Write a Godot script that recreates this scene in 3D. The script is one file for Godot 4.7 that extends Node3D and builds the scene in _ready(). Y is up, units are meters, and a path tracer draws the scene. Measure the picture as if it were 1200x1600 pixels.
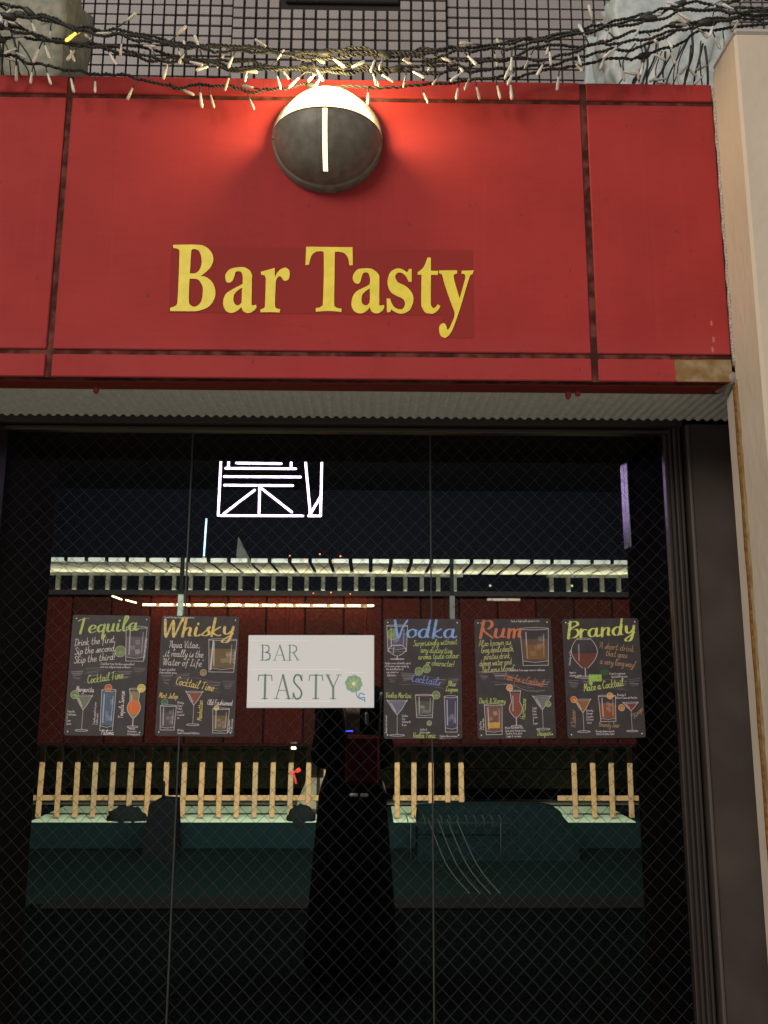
extends Node3D
# A small bar's shop front at night: red fascia, eyelid wall lamp, festoon of cable lights, wired glass and the street's reflection built as a room behind it.

var rng := RandomNumberGenerator.new()
var taken := {}
const GLYPH := {
	"B0": "-4630,1660c -4070,1670 -3870,1620 -3730,1480 -3680,1300 -3730,1120 -3850,980 -3960,890c -3820,860 -3670,720 -3600,510 -3630,300 -3750,130 -3950,40 -4120,20 -4320,20 -4620,20c -4620,100c -4530,130 -4470,190 -4460,310 -4460,880 -4470,1430 -4480,1530 -4550,1570 -4620,1580c",
	"B1": "-4210,950c -4200,1480 -4190,1540 -4120,1560 -4020,1510 -3960,1350 -3950,1180 -4000,1030 -4080,960",
	"B2": "-4210,820c -4100,820 -4000,790 -3910,650 -3890,480 -3910,290 -3970,180 -4070,130 -4160,170 -4200,270 -4210,520",
	"a0": "-3390,890 -3360,980 -3280,1070 -3140,1110 -2980,1120 -2840,1050 -2770,920 -2770,790 -2760,240 -2750,190 -2700,180 -2660,200c -2640,140c -2690,60 -2810,-10 -2910,10 -2970,80 -2990,140c -3050,70 -3140,10 -3240,-10 -3340,40 -3400,150 -3410,300 -3360,450 -3240,550 -3070,650 -2990,700 -2980,760 -2990,910 -3020,990 -3080,1020 -3150,990 -3180,880 -3220,780 -3290,730 -3360,760",
	"a1": "-2990,610c -3080,550 -3160,450 -3180,320 -3150,220 -3100,180 -3040,190 -2990,250 -2990,340",
	"r0": "-2570,1010c -2250,1110c -2240,880c -2190,990 -2110,1080 -2000,1120 -1920,1060 -1900,960 -1920,840 -2000,790 -2060,830 -2110,900 -2160,890 -2210,800 -2220,630 -2220,210 -2190,120 -2100,90c -2110,10c -2320,20 -2550,10c -2550,80c -2470,120 -2450,220 -2450,750 -2460,880 -2490,920 -2560,940c",
	"T0": "-1530,1650c -450,1650c -440,1200c -520,1200c -550,1370 -630,1490 -750,1530 -830,1530 -860,1480 -860,980 -860,260 -830,170 -770,130 -690,120c -690,40c -990,60 -1280,40c -1280,130c -1200,140 -1140,190 -1120,260 -1110,980 -1120,1480 -1150,1530 -1230,1540 -1330,1510 -1410,1410 -1460,1200c -1540,1190c",
	"e0": "-440,890 -410,990 -330,1090 -200,1120 -30,1120 100,1050 170,950 180,840 180,260 200,210 240,210 280,220c 300,180c 260,90 160,20 70,20 0,70 -40,170c -90,90 -190,20 -280,10 -380,50 -450,160 -460,290 -420,450 -320,570 -150,660 -60,720 -40,770 -40,890 -70,990 -110,1020 -180,1010 -220,950 -250,830 -280,760 -340,740 -410,790",
	"e1": "-40,630c -120,570 -210,470 -230,350 -210,250 -150,210 -90,220 -40,310",
	"s0": "870,1120c 930,1120c 930,800c 860,800c 830,880 770,970 690,1020 610,1020 550,940 570,850 620,780 760,710 870,620 950,490 970,360 940,220 880,100 770,30 680,10 570,40 490,90 460,110 430,50c 360,40c 350,380c 430,380c 470,260 540,160 640,120 720,130 770,220 770,300 720,380 600,440 470,520 400,630 370,780 400,960 470,1070 600,1130 710,1110 790,1060 830,1040",
	"t0": "1300,1410c 1380,1410c 1380,1080c 1550,1080c 1540,980c 1380,980c 1370,300 1390,200 1420,160 1470,170 1530,250c 1590,210c 1540,110 1440,30 1340,20 1240,50 1180,150 1150,290 1160,980c 1070,980c 1070,1040c 1170,1120 1240,1230 1280,1350",
	"y0": "1570,1090c 1990,1100c 1990,1020c 1930,1000 1910,950 1930,810 2040,400c 2150,800 2180,920 2160,1000 2090,1020c 2100,1090c 2380,1100c 2350,1020 2290,960 2220,750 2130,430 2040,130 1900,-280 1820,-450 1730,-550 1660,-560 1590,-510 1560,-390 1570,-280 1630,-220 1690,-220 1730,-300 1740,-370c 1790,-340 1850,-200 1920,20 1830,320 1700,740 1640,970 1600,1010 1570,1020c",
}
const STRAND := {
	"low": "-968,2944 -877,2924 -797,2903 -688,2883 -563,2865 -440,2850 -331,2843 -215,2845 -98,2852 129,2860 262,2876 347,2891 547,2925 707,2973 838,3020 998,3040",
	"mid": "-974,3006 -883,2994 -780,2973 -654,2950 -552,2933 -411,2909 -333,2899 -200,2894 -94,2891 26,2896 184,2911 254,2920 388,2936 501,2959 628,2989 750,3019 871,3052 1000,3062",
	"mid2": "-976,3027 -883,3004 -760,2968 -653,2943 -532,2924 -411,2914 -276,2901 -125,2899 26,2905 163,2919 300,2935 407,2961 531,2980 640,3006 765,3040 890,3056 999,3051",
	"up": "-980,3068 -887,3049 -841,3032 -729,3010 -626,2990 -508,2974 -398,2957 -287,2947 -178,2941 -65,2939 75,2945 192,2955 294,2969 407,2993 503,3009 600,3039 697,3072 794,3086 1002,3083",
	"up2": "-979,3061 -886,3039 -794,3019 -687,2994 -580,2971 -458,2956 -337,2941 -201,2933 -65,2932 87,2936 209,2945 331,2966 454,2993 579,3023 704,3056 814,3072 1000,3069",
	"up3": "-982,3100 -889,3066 -826,3036 -718,3004 -596,2982 -474,2960 -353,2951 -201,2944 -35,2945 117,2949 239,2961 362,2984 470,3003 579,3033 689,3063 799,3079 1003,3097",
	"wide": "-972,2982 -880,2963 -790,2968 -669,2956 -548,2945 -427,2919 -291,2908 -155,2903 26,2900 178,2895 314,2904 421,2923 545,2949 669,2986 796,3033 999,3058",
}

# ---------------------------------------------------------------- helpers
func srgb(r: float, g: float, b: float) -> Color:            # a colour given as linear reflectance
	return Color(r, g, b).linear_to_srgb()

func mat(c: Color, rough := 0.7, metal := 0.0, spec := 0.5) -> StandardMaterial3D:
	var m := StandardMaterial3D.new()
	m.albedo_color = c; m.roughness = rough; m.metallic = metal; m.metallic_specular = spec
	return m

func glow(c: Color, e: float) -> StandardMaterial3D:
	var m := mat(c, 0.5)
	m.emission_enabled = true; m.emission = c; m.emission_energy_multiplier = e
	return m

func noise_tex(freq: float, a: Color, b: Color, sd: int, oct := 4, size := 512) -> NoiseTexture2D:
	var n := FastNoiseLite.new(); n.seed = sd; n.frequency = freq; n.fractal_octaves = oct
	n.noise_type = FastNoiseLite.TYPE_SIMPLEX_SMOOTH
	var t := NoiseTexture2D.new(); t.width = size; t.height = size; t.seamless = true; t.noise = n
	var g := Gradient.new(); g.set_color(0, a); g.set_color(1, b)
	g.set_offset(0, 0.25); g.set_offset(1, 0.75)
	t.color_ramp = g
	return t

func tri_mat(tex: Texture2D, scale: float, rough := 0.7, spec := 0.5, metal := 0.0) -> StandardMaterial3D:
	var m := mat(Color.WHITE, rough, metal, spec)
	m.albedo_texture = tex
	m.uv1_triplanar = true; m.uv1_world_triplanar = true; m.uv1_scale = Vector3.ONE * scale
	return m

func S(smooth := false) -> SurfaceTool:
	var s := SurfaceTool.new(); s.begin(Mesh.PRIMITIVE_TRIANGLES)
	s.set_smooth_group(0 if smooth else -1)
	return s

var uvr := Rect2(0, 0, 1, 1)
func uvof(p: Vector3) -> Vector2:
	return Vector2((p.x - uvr.position.x) / uvr.size.x, 1.0 - (p.y - uvr.position.y) / uvr.size.y)

func tri(s: SurfaceTool, a: Vector3, b: Vector3, c: Vector3) -> void:   # a b c run anticlockwise seen from outside
	for p in [a, c, b]:
		s.set_uv(uvof(p)); s.add_vertex(p)

func quad(s: SurfaceTool, a: Vector3, b: Vector3, c: Vector3, d: Vector3) -> void:
	tri(s, a, b, c); tri(s, a, c, d)

func box(s: SurfaceTool, c: Vector3, size: Vector3, bev := 0.0, rot := Basis.IDENTITY) -> void:
	var h := size / 2.0
	var b := minf(bev, minf(h.x, minf(h.y, h.z)) * 0.9)
	var P := func(x: float, y: float, z: float) -> Vector3: return c + rot * Vector3(x, y, z)
	for ax in 3:
		for sg in [-1.0, 1.0]:
			var u := (ax + 1) % 3
			var v := (ax + 2) % 3
			var q := []
			for k in [[-1, -1], [1, -1], [1, 1], [-1, 1]]:
				var p := Vector3.ZERO
				p[ax] = sg * h[ax]; p[u] = k[0] * (h[u] - b); p[v] = k[1] * (h[v] - b)
				q.append(P.call(p.x, p.y, p.z))
			if sg > 0: quad(s, q[0], q[1], q[2], q[3])
			else: quad(s, q[3], q[2], q[1], q[0])
	if b <= 0.0: return
	for ax in 3:
		var u := (ax + 1) % 3
		var v := (ax + 2) % 3
		for su in [-1.0, 1.0]:
			for sv in [-1.0, 1.0]:
				var q := []
				for k in [[-1, 0], [1, 0], [1, 1], [-1, 1]]:
					var p := Vector3.ZERO
					p[ax] = k[0] * (h[ax] - b)
					p[u] = su * (h[u] - (b if k[1] == 1 else 0.0)); p[v] = sv * (h[v] - (0.0 if k[1] == 1 else b))
					q.append(P.call(p.x, p.y, p.z))
				if su * sv > 0: quad(s, q[3], q[2], q[1], q[0])
				else: quad(s, q[0], q[1], q[2], q[3])
	for sx in [-1.0, 1.0]:
		for sy in [-1.0, 1.0]:
			for sz in [-1.0, 1.0]:
				var a: Vector3 = P.call(sx * h.x, sy * (h.y - b), sz * (h.z - b))
				var e: Vector3 = P.call(sx * (h.x - b), sy * h.y, sz * (h.z - b))
				var g: Vector3 = P.call(sx * (h.x - b), sy * (h.y - b), sz * h.z)
				if sx * sy * sz > 0: tri(s, a, e, g)
				else: tri(s, a, g, e)

func tube(s: SurfaceTool, pts: Array, r: Variant, n := 6, caps := true) -> void:
	var rings := []
	var up := Vector3.UP
	for i in pts.size():
		var d: Vector3 = (pts[mini(i + 1, pts.size() - 1)] - pts[maxi(i - 1, 0)]).normalized()
		if absf(d.dot(up)) > 0.95: up = Vector3.RIGHT if absf(d.x) < 0.9 else Vector3.BACK
		var x := d.cross(up).normalized()
		var y := d.cross(x).normalized()
		up = x.cross(d).normalized()
		var rr: float = r[i] if r is Array else r
		var ring := []
		for k in n:
			var a := TAU * k / n
			ring.append(pts[i] + (x * cos(a) + y * sin(a)) * rr)
		rings.append(ring)
	for i in pts.size() - 1:
		for k in n:
			var k2 := (k + 1) % n
			quad(s, rings[i][k], rings[i][k2], rings[i + 1][k2], rings[i + 1][k])
	if caps:
		for k in range(1, n - 1):
			tri(s, rings[0][0], rings[0][k + 1], rings[0][k])
			tri(s, rings[-1][0], rings[-1][k], rings[-1][k + 1])

func lathe(s: SurfaceTool, prof: Array, n: int, o: Vector3, b: Basis, a0 := 0.0, a1 := TAU) -> void:   # prof: Vector2(radius, along); along is b.z
	for i in prof.size() - 1:
		for k in n:
			var q := []
			for e in [[i, k], [i, k + 1], [i + 1, k + 1], [i + 1, k]]:
				var a: float = a0 + (a1 - a0) * e[1] / n
				var p: Vector2 = prof[e[0]]
				q.append(o + b * Vector3(p.x * cos(a), p.x * sin(a), p.y))
			quad(s, q[0], q[1], q[2], q[3])

func area2(p: PackedVector2Array) -> float:
	var t := 0.0
	for i in p.size(): t += p[i].cross(p[(i + 1) % p.size()])
	return t

func prism(s: SurfaceTool, poly: PackedVector2Array, holes: Array, z0: float, z1: float) -> void:
	var p: PackedVector2Array = poly.duplicate()
	if area2(p) < 0: p.reverse()
	var loops: Array[PackedVector2Array] = [p]
	var all: PackedVector2Array = p.duplicate()
	for h in holes:
		var q: PackedVector2Array = h.duplicate()
		if area2(q) > 0: q.reverse()
		loops.append(q)
		var best := [1e9, 0, 0]
		for i in all.size():
			for j in q.size():
				var d := all[i].distance_squared_to(q[j])
				if d < best[0]: best = [d, i, j]
		var bi: int = best[1]
		var merged := PackedVector2Array()
		for i in bi + 1: merged.append(all[i])
		for j in q.size() + 1: merged.append(q[(best[2] + j) % q.size()])
		var dir := (q[best[2]] - all[bi]).orthogonal().normalized() * 1e-6
		merged[merged.size() - 1] += dir
		merged.append(all[bi] + dir)
		for i in range(bi + 1, all.size()): merged.append(all[i])
		all = merged
	var ids := Geometry2D.triangulate_polygon(all)
	if ids.is_empty(): print("triangulation failed ", poly.size())
	for i in range(0, ids.size(), 3):
		var a := all[ids[i]]; var b := all[ids[i + 1]]; var c := all[ids[i + 2]]
		if (b - a).cross(c - a) < 0:
			var t := b; b = c; c = t
		tri(s, Vector3(a.x, a.y, z1), Vector3(b.x, b.y, z1), Vector3(c.x, c.y, z1))
		tri(s, Vector3(a.x, a.y, z0), Vector3(c.x, c.y, z0), Vector3(b.x, b.y, z0))
	for l in loops:
		for i in l.size():
			var a: Vector2 = l[i]
			var b: Vector2 = l[(i + 1) % l.size()]
			quad(s, Vector3(a.x, a.y, z0), Vector3(b.x, b.y, z0), Vector3(b.x, b.y, z1), Vector3(a.x, a.y, z1))

func rrect(x0: float, y0: float, x1: float, y1: float, r: float, n := 4) -> PackedVector2Array:
	var out := PackedVector2Array()
	var cs := [[x1 - r, y1 - r, 0.0], [x0 + r, y1 - r, PI / 2], [x0 + r, y0 + r, PI], [x1 - r, y0 + r, PI * 1.5]]
	for c in cs:
		for i in n + 1:
			var a: float = c[2] + PI / 2 * i / n
			out.append(Vector2(c[0] + r * cos(a), c[1] + r * sin(a)))
	return out

func curve(text: String, scale: float, off: Vector2, steps := 5) -> PackedVector2Array:   # closed outline; points marked c are corners
	var pts := []
	var corner := []
	for tok in text.split(" ", false):
		corner.append(tok.ends_with("c"))
		var xy := tok.trim_suffix("c").split(",")
		pts.append(Vector2(float(xy[0]), float(xy[1])) * scale + off)
	var out := PackedVector2Array()
	var n := pts.size()
	for i in n:
		var p0: Vector2 = pts[(i - 1 + n) % n]
		var p1: Vector2 = pts[i]
		var p2: Vector2 = pts[(i + 1) % n]
		var p3: Vector2 = pts[(i + 2) % n]
		if corner[i] and corner[(i + 1) % n]:
			out.append(p1); continue
		if corner[i]: p0 = p1
		if corner[(i + 1) % n]: p3 = p2
		for k in steps: out.append(p1.cubic_interpolate(p2, p0, p3, float(k) / steps))
	return out

func smooth3(pts: Array, steps: int) -> Array:
	var out := []
	for i in pts.size() - 1:
		for k in steps:
			var a: Vector3 = pts[i]
			out.append(a.cubic_interpolate(pts[i + 1], pts[maxi(i - 1, 0)], pts[mini(i + 2, pts.size() - 1)], float(k) / steps))
	out.append(pts[-1])
	return out

func numbered(n: String) -> String:
	var k: int = taken.get(n, 0)
	taken[n] = k + 1
	return n if k == 0 else "%s_%03d" % [n, k]

func obj(called: String, s: SurfaceTool, m: Material, parent: Node3D = null) -> MeshInstance3D:
	s.generate_normals()
	return inst(called, s.commit(), m, parent)

func inst(called: String, mesh: Mesh, m: Material, parent: Node3D = null) -> MeshInstance3D:
	var o := MeshInstance3D.new()
	o.mesh = mesh
	o.material_override = m
	if parent:
		var k: int = parent.get_meta("n_" + called, 0)
		parent.set_meta("n_" + called, k + 1)
		o.name = called if k == 0 else "%s_%03d" % [called, k]
		parent.add_child(o, true)
	else:
		o.name = numbered(called)
		add_child(o, true)
	return o

func tag(o: Node3D, label: String, category: String, group := "") -> Node3D:
	o.set_meta("label", label); o.set_meta("category", category)
	if group: o.set_meta("group", group)
	return o

func thing(called: String, label: String, category: String, at := Vector3.ZERO, group := "") -> Node3D:
	var o := Node3D.new()
	o.name = numbered(called); o.position = at
	add_child(o, true)
	tag(o, label, category, group)
	return o

func struct(called: String, s: SurfaceTool, m: Material) -> MeshInstance3D:
	var o := obj(called, s, m)
	o.set_meta("kind", "structure")
	return o

func one(called: String, c: Vector3, size: Vector3, m: Material, parent: Node3D, bev := 0.0, rot := Basis.IDENTITY) -> MeshInstance3D:
	var s := S(); box(s, c, size, bev, rot)
	return obj(called, s, m, parent)

# ---------------------------------------------------------------- print on posters and signs
const FONT := {
	"a": "42,42 25,50 8,35 8,12 22,0 38,12 44,46|44,46 42,12 52,0 62,8", "b": "10,100 8,40 10,5 28,0 44,15 42,38 26,48 10,34", "c": "42,40 28,50 10,38 6,18 20,0 48,8",
	"d": "42,40 26,50 8,34 8,12 22,0 38,12 48,100|47,60 44,10 60,2", "e": "4,16 36,28 40,42 26,50 10,38 6,18 20,0 48,8", "f": "48,88 38,100 26,85 22,40 18,-30|6,44 42,48",
	"g": "42,42 25,50 8,35 8,14 22,2 38,14 44,46 42,-20 28,-40 8,-30", "h": "12,100 8,0|8,24 24,48 38,42 36,8 50,2", "i": "10,48 8,10 20,0 30,8|14,68 15,72", "j": "22,48 20,-22 6,-38 -6,-28|24,68 26,72",
	"k": "12,100 8,0|40,50 10,22 36,0 48,4", "l": "6,30 30,80 26,100 14,90 10,15 22,0 36,8", "m": "6,48 6,0|6,28 18,48 28,42 28,2|28,28 42,48 52,42 50,8 64,2", "n": "6,48 6,0|6,26 22,48 38,42 36,8 50,2",
	"o": "26,48 8,36 8,12 24,0 42,14 40,38 26,48 48,42", "p": "8,48 6,-42|8,30 24,50 42,38 40,14 24,2 8,14", "q": "42,42 25,50 8,35 8,14 22,2 40,18|44,48 40,-42 54,-20", "r": "8,48 8,0|8,26 22,46 38,42",
	"s": "2,6 34,48 26,40 36,14 20,0 4,8", "t": "22,90 16,12 28,0 44,10|2,54 40,58", "u": "8,48 6,14 18,0 34,14 40,48|40,48 38,10 54,2", "v": "6,48 20,0 42,50", "w": "6,48 14,2 28,36 38,2 56,50",
	"x": "6,48 40,0|40,48 4,0", "y": "8,48 10,18 24,8 38,24|46,48 38,-20 24,-40 6,-30 50,10", "z": "6,48 40,48 6,0 44,2",
	"A": "2,0 28,100 52,0|10,36 46,36", "B": "14,98 8,0|2,88 36,100 52,80 14,54 46,50 58,26 40,2 6,0", "C": "54,84 34,100 8,70 6,26 28,0 56,14", "D": "14,96 8,4|0,90 36,98 60,60 46,14 4,0",
	"E": "48,92 18,96 8,70 28,52 8,28 18,2 50,8", "F": "8,0 14,98|2,92 54,98|10,52 40,54", "G": "54,84 30,100 6,60 14,6 44,6 50,40 30,40", "H": "8,98 6,0|50,98 46,0|6,50 48,52", "J": "44,98 40,14 20,0 6,14",
	"K": "12,98 8,0|52,98 12,48 54,0", "L": "40,90 22,98 20,40 10,4 4,8 30,4 52,6", "M": "2,0 12,98 30,30 50,98 58,0", "N": "4,0 10,98 44,0 50,98", "O": "30,98 6,70 8,20 32,0 54,30 50,80 30,98",
	"P": "12,98 8,0|2,90 40,100 52,74 12,48", "R": "14,98 8,0|0,86 36,100 52,80 40,54 14,48 60,0", "S": "46,84 26,100 10,80 40,40 38,10 14,0 2,14", "T": "0,84 30,96 66,98|34,96 28,40 24,0",
	"V": "0,98 26,0 40,60 56,100", "W": "0,96 16,0 36,90 50,0 74,98 76,90", ".": "6,0 8,3", ",": "8,4 4,-12", "!": "14,96 8,24|6,0 8,3", "'": "6,98 4,80", "&": "46,30 20,0 6,20 34,70 24,96 14,74 46,0", "-": "6,34 30,34",
}

func dot(im: Image, x: int, y: int, c: Color, a: float) -> void:
	if x < 0 or y < 0 or x >= im.get_width() or y >= im.get_height() or a <= 0.0: return
	im.set_pixel(x, y, im.get_pixel(x, y).lerp(c, minf(a, 1.0)))

func line(im: Image, a: Vector2, b: Vector2, w: float, c: Color, al := 1.0) -> void:
	var h := w / 2.0 + 0.7
	for y in range(int(minf(a.y, b.y) - h), int(maxf(a.y, b.y) + h) + 1):
		for x in range(int(minf(a.x, b.x) - h), int(maxf(a.x, b.x) + h) + 1):
			var p := Vector2(x + 0.5, y + 0.5)
			var d := p.distance_to(Geometry2D.get_closest_point_to_segment(p, a, b))
			if d < h: dot(im, x, y, c, clampf(w / 2.0 + 0.5 - d, 0.0, 1.0) * al)

func stroke(im: Image, pts: Array, w: float, c: Color, brush := 0.0, al := 1.0, steps := 4) -> void:
	var q := []
	for i in pts.size() - 1:
		for k in steps:
			var a: Vector2 = pts[i]
			q.append(a.cubic_interpolate(pts[i + 1], pts[maxi(i - 1, 0)], pts[mini(i + 2, pts.size() - 1)], float(k) / steps))
	q.append(pts[-1])
	for i in q.size() - 1:
		var d: Vector2 = (q[i + 1] - q[i]).normalized()
		line(im, q[i], q[i + 1], w * (1.0 - brush + brush * 1.5 * maxf(0.0, absf(d.y) if d.y > 0 else absf(d.y) * 0.75)), c, al)

func shape(im: Image, pts: Array, c: Color, al: float, chalk := 0.0) -> void:
	var poly := PackedVector2Array(pts)
	var r := Rect2(poly[0], Vector2.ZERO)
	for p in poly: r = r.expand(p)
	for y in range(int(r.position.y), int(r.end.y) + 1):
		for x in range(int(r.position.x), int(r.end.x) + 1):
			if Geometry2D.is_point_in_polygon(Vector2(x + 0.5, y + 0.5), poly): dot(im, x, y, c, al * (1.0 - chalk * rng.randf()))

func text_width(t: String) -> float:
	var x := 0.0
	for ch in t: x += adv(ch)
	return x

func adv(ch: String) -> float:
	if not FONT.has(ch): return 30.0
	var m := 0.0
	for tok in FONT[ch].replace("|", " ").split(" "): m = maxf(m, float(tok.split(",")[0]))
	return m + 4.0

func write(im: Image, t: String, at: Vector2, size: float, ang: float, c: Color, w: float, brush := 0.0, fit := 0.0, slant := 0.15, al := 0.85) -> void:
	var sx := size / 100.0
	if fit > 0.0: sx = fit / text_width(t)
	var rot := Transform2D(ang, at)
	var x := 0.0
	for ch in t:
		if FONT.has(ch):
			for part in FONT[ch].split("|"):
				var pts := []
				for tok in part.split(" "):
					var xy: PackedStringArray = tok.split(",")
					var py := float(xy[1]) * size / 100.0
					pts.append(rot * Vector2((x + float(xy[0])) * sx + py * slant, -py))
				stroke(im, pts, w, c, brush, al, 4 if size > 14.0 else 2)
		x += adv(ch)

const BOARD := Color(0.225, 0.215, 0.22)
const CHALK := Color(0.76, 0.74, 0.76)
var U := 4.0                                                 # texture pixels per hundredth of a poster's width

func V(x: float, y: float) -> Vector2: return Vector2(x, y) * U

func ell(cx: float, cy: float, rx: float, ry: float, n := 18) -> Array:
	var o := []
	for i in n + 1: o.append(V(cx + rx * cos(TAU * i / n), cy + ry * sin(TAU * i / n)))
	return o

func drink(im: Image, kind: String, cx: float, y0: float, y1: float, w: float, c: Color) -> void:
	var h := y1 - y0
	var L := func(a: Array, al := 0.9, wd := 0.7) -> void: stroke(im, a, U * wd, CHALK, 0.0, al, 1)
	match kind:
		"martini", "coupe":
			var bh := h * (0.42 if kind == "martini" else 0.3)
			var k := 0.82
			shape(im, [V(cx - w * k / 2, y0 + bh * 0.16), V(cx + w * k / 2, y0 + bh * 0.16), V(cx + w * 0.2, y0 + bh * 0.7), V(cx, y0 + bh), V(cx - w * 0.2, y0 + bh * 0.7)], c.lerp(BOARD, 0.28), 0.8, 0.4)
			L.call([V(cx - w / 2, y0), V(cx - w * 0.24, y0 + bh * 0.6), V(cx, y0 + bh), V(cx + w * 0.24, y0 + bh * 0.6), V(cx + w / 2, y0)])
			L.call(ell(cx, y0 + bh * 0.08, w / 2, h * 0.02), 0.7)
			L.call([V(cx, y0 + bh), V(cx, y1 - h * 0.04)], 0.75)
			L.call(ell(cx, y1 - h * 0.02, w * 0.36, h * 0.025), 0.8)
			line(im, V(cx - w * 0.3, y0 + bh * 0.25), V(cx - w * 0.08, y0 + bh * 0.75), U * 1.4, CHALK, 0.7)
		"tumbler", "shot", "highball":
			var b := w * (0.42 if kind == "shot" else 0.44)
			var lq := 0.04 if kind == "highball" else 0.28
			shape(im, [V(cx - w * 0.46, y0 + h * lq), V(cx + w * 0.46, y0 + h * lq), V(cx + b, y1 - h * 0.13), V(cx - b, y1 - h * 0.13)], c.lerp(BOARD, 0.28), 0.8, 0.5)
			L.call([V(cx - w / 2, y0), V(cx - b, y1), V(cx + b, y1), V(cx + w / 2, y0)])
			L.call(ell(cx, y0, w / 2, h * 0.03), 0.8)
			L.call([V(cx - b, y1 - h * 0.12), V(cx, y1 - h * 0.08), V(cx + b, y1 - h * 0.12)], 0.8)
			for i in 4:
				var bx := cx + rng.randf_range(-0.3, 0.15) * w
				var by := y0 + h * rng.randf_range(0.2, 0.7)
				shape(im, [V(bx, by), V(bx + w * 0.22, by - h * 0.03), V(bx + w * 0.26, by + h * 0.1), V(bx + w * 0.05, by + h * 0.13)], CHALK, 0.35, 0.6)
			line(im, V(cx - w * 0.3, y0 + h * 0.1), V(cx - w * 0.28, y1 - h * 0.2), U * 1.6, CHALK, 0.65)
			line(im, V(cx + w * 0.33, y0 + h * 0.15), V(cx + w * 0.3, y1 - h * 0.25), U * 1.2, CHALK, 0.5)
		"hurricane", "snifter":
			var e := y1 - h * 0.25
			var lq := 0.12 if kind == "hurricane" else 0.5
			var side := func(f: float) -> float:
				if kind == "snifter": return w * 0.5 * sin(clampf(0.55 + f * 2.4, 0.0, PI - 0.1))
				return w * (0.42 - 0.1 * sin(f * PI * 1.2)) if f < 0.45 else w * 0.5 * sin(clampf(0.75 + (f - 0.45) * 4.1, 0.0, PI - 0.06))
			var l := []
			var r := []
			for i in 13:
				var f := i / 12.0
				l.append(V(cx - side.call(f), y0 + (e - y0) * f)); r.append(V(cx + side.call(f), y0 + (e - y0) * f))
			var body := l.slice(int(12 * lq)) ; var rr := r.slice(int(12 * lq)); rr.reverse()
			shape(im, body + rr, c.lerp(BOARD, 0.28), 0.8, 0.4)
			L.call(l); L.call(r)
			L.call(ell(cx, y0, side.call(0.0), h * 0.02), 0.7)
			L.call([V(cx, e), V(cx, y1 - h * 0.04)], 0.8, 1.4)
			L.call(ell(cx, y1 - h * 0.02, w * 0.4, h * 0.025), 0.8)
			line(im, V(cx - w * 0.2, y0 + h * 0.15), V(cx - w * 0.22, e - h * 0.2), U * 1.6, CHALK, 0.55)

func slice(im: Image, cx: float, cy: float, r: float, c: Color) -> void:
	shape(im, ell(cx, cy, r, r), c, 0.9, 0.4)
	stroke(im, ell(cx, cy, r, r), U * 0.6, c.lightened(0.35), 0.0, 0.8, 1)
	for i in 4: line(im, V(cx, cy), V(cx + r * cos(i * 0.8 + 0.3), cy + r * sin(i * 0.8 + 0.3)), U * 0.4, c.lightened(0.4), 0.6)

func banner(im: Image, y: float, tilt: float) -> void:
	var c := Color(0.62, 0.6, 0.64)
	for e in [[4.0, 18.0, 0.0], [22.0, 40.0, -1.0], [62.0, 80.0, 1.0], [82.0, 97.0, 0.0]]:
		for k in 5:
			var yy: float = y + e[2] * 3.0 + k * 2.2 + tilt * (e[0] - 50.0) / 50.0
			line(im, V(e[0] + k, yy), V(e[1] - k * 1.2, yy + rng.randf_range(-1.5, 1.5)), U * rng.randf_range(0.6, 1.8), c, rng.randf_range(0.15, 0.5))
	stroke(im, [V(20, y + 2 - tilt), V(50, y - 1), V(80, y + 2 + tilt)], U * 0.5, c, 0.0, 0.4)
	stroke(im, [V(20, y + 13 - tilt), V(50, y + 10), V(80, y + 13 + tilt)], U * 0.5, c, 0.0, 0.4)

func small(im: Image, lines: Array, x: float, y: float, sz := 2.6, ang := 0.0) -> void:
	for i in lines.size():
		var dx := Vector2(-sin(ang), cos(ang)) * (sz * 1.45 * i)
		write(im, lines[i], (Vector2(x, y) + dx) * U, sz * U, ang, CHALK, 1.25, 0.0, 0.0, 0.05, 0.95)

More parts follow.
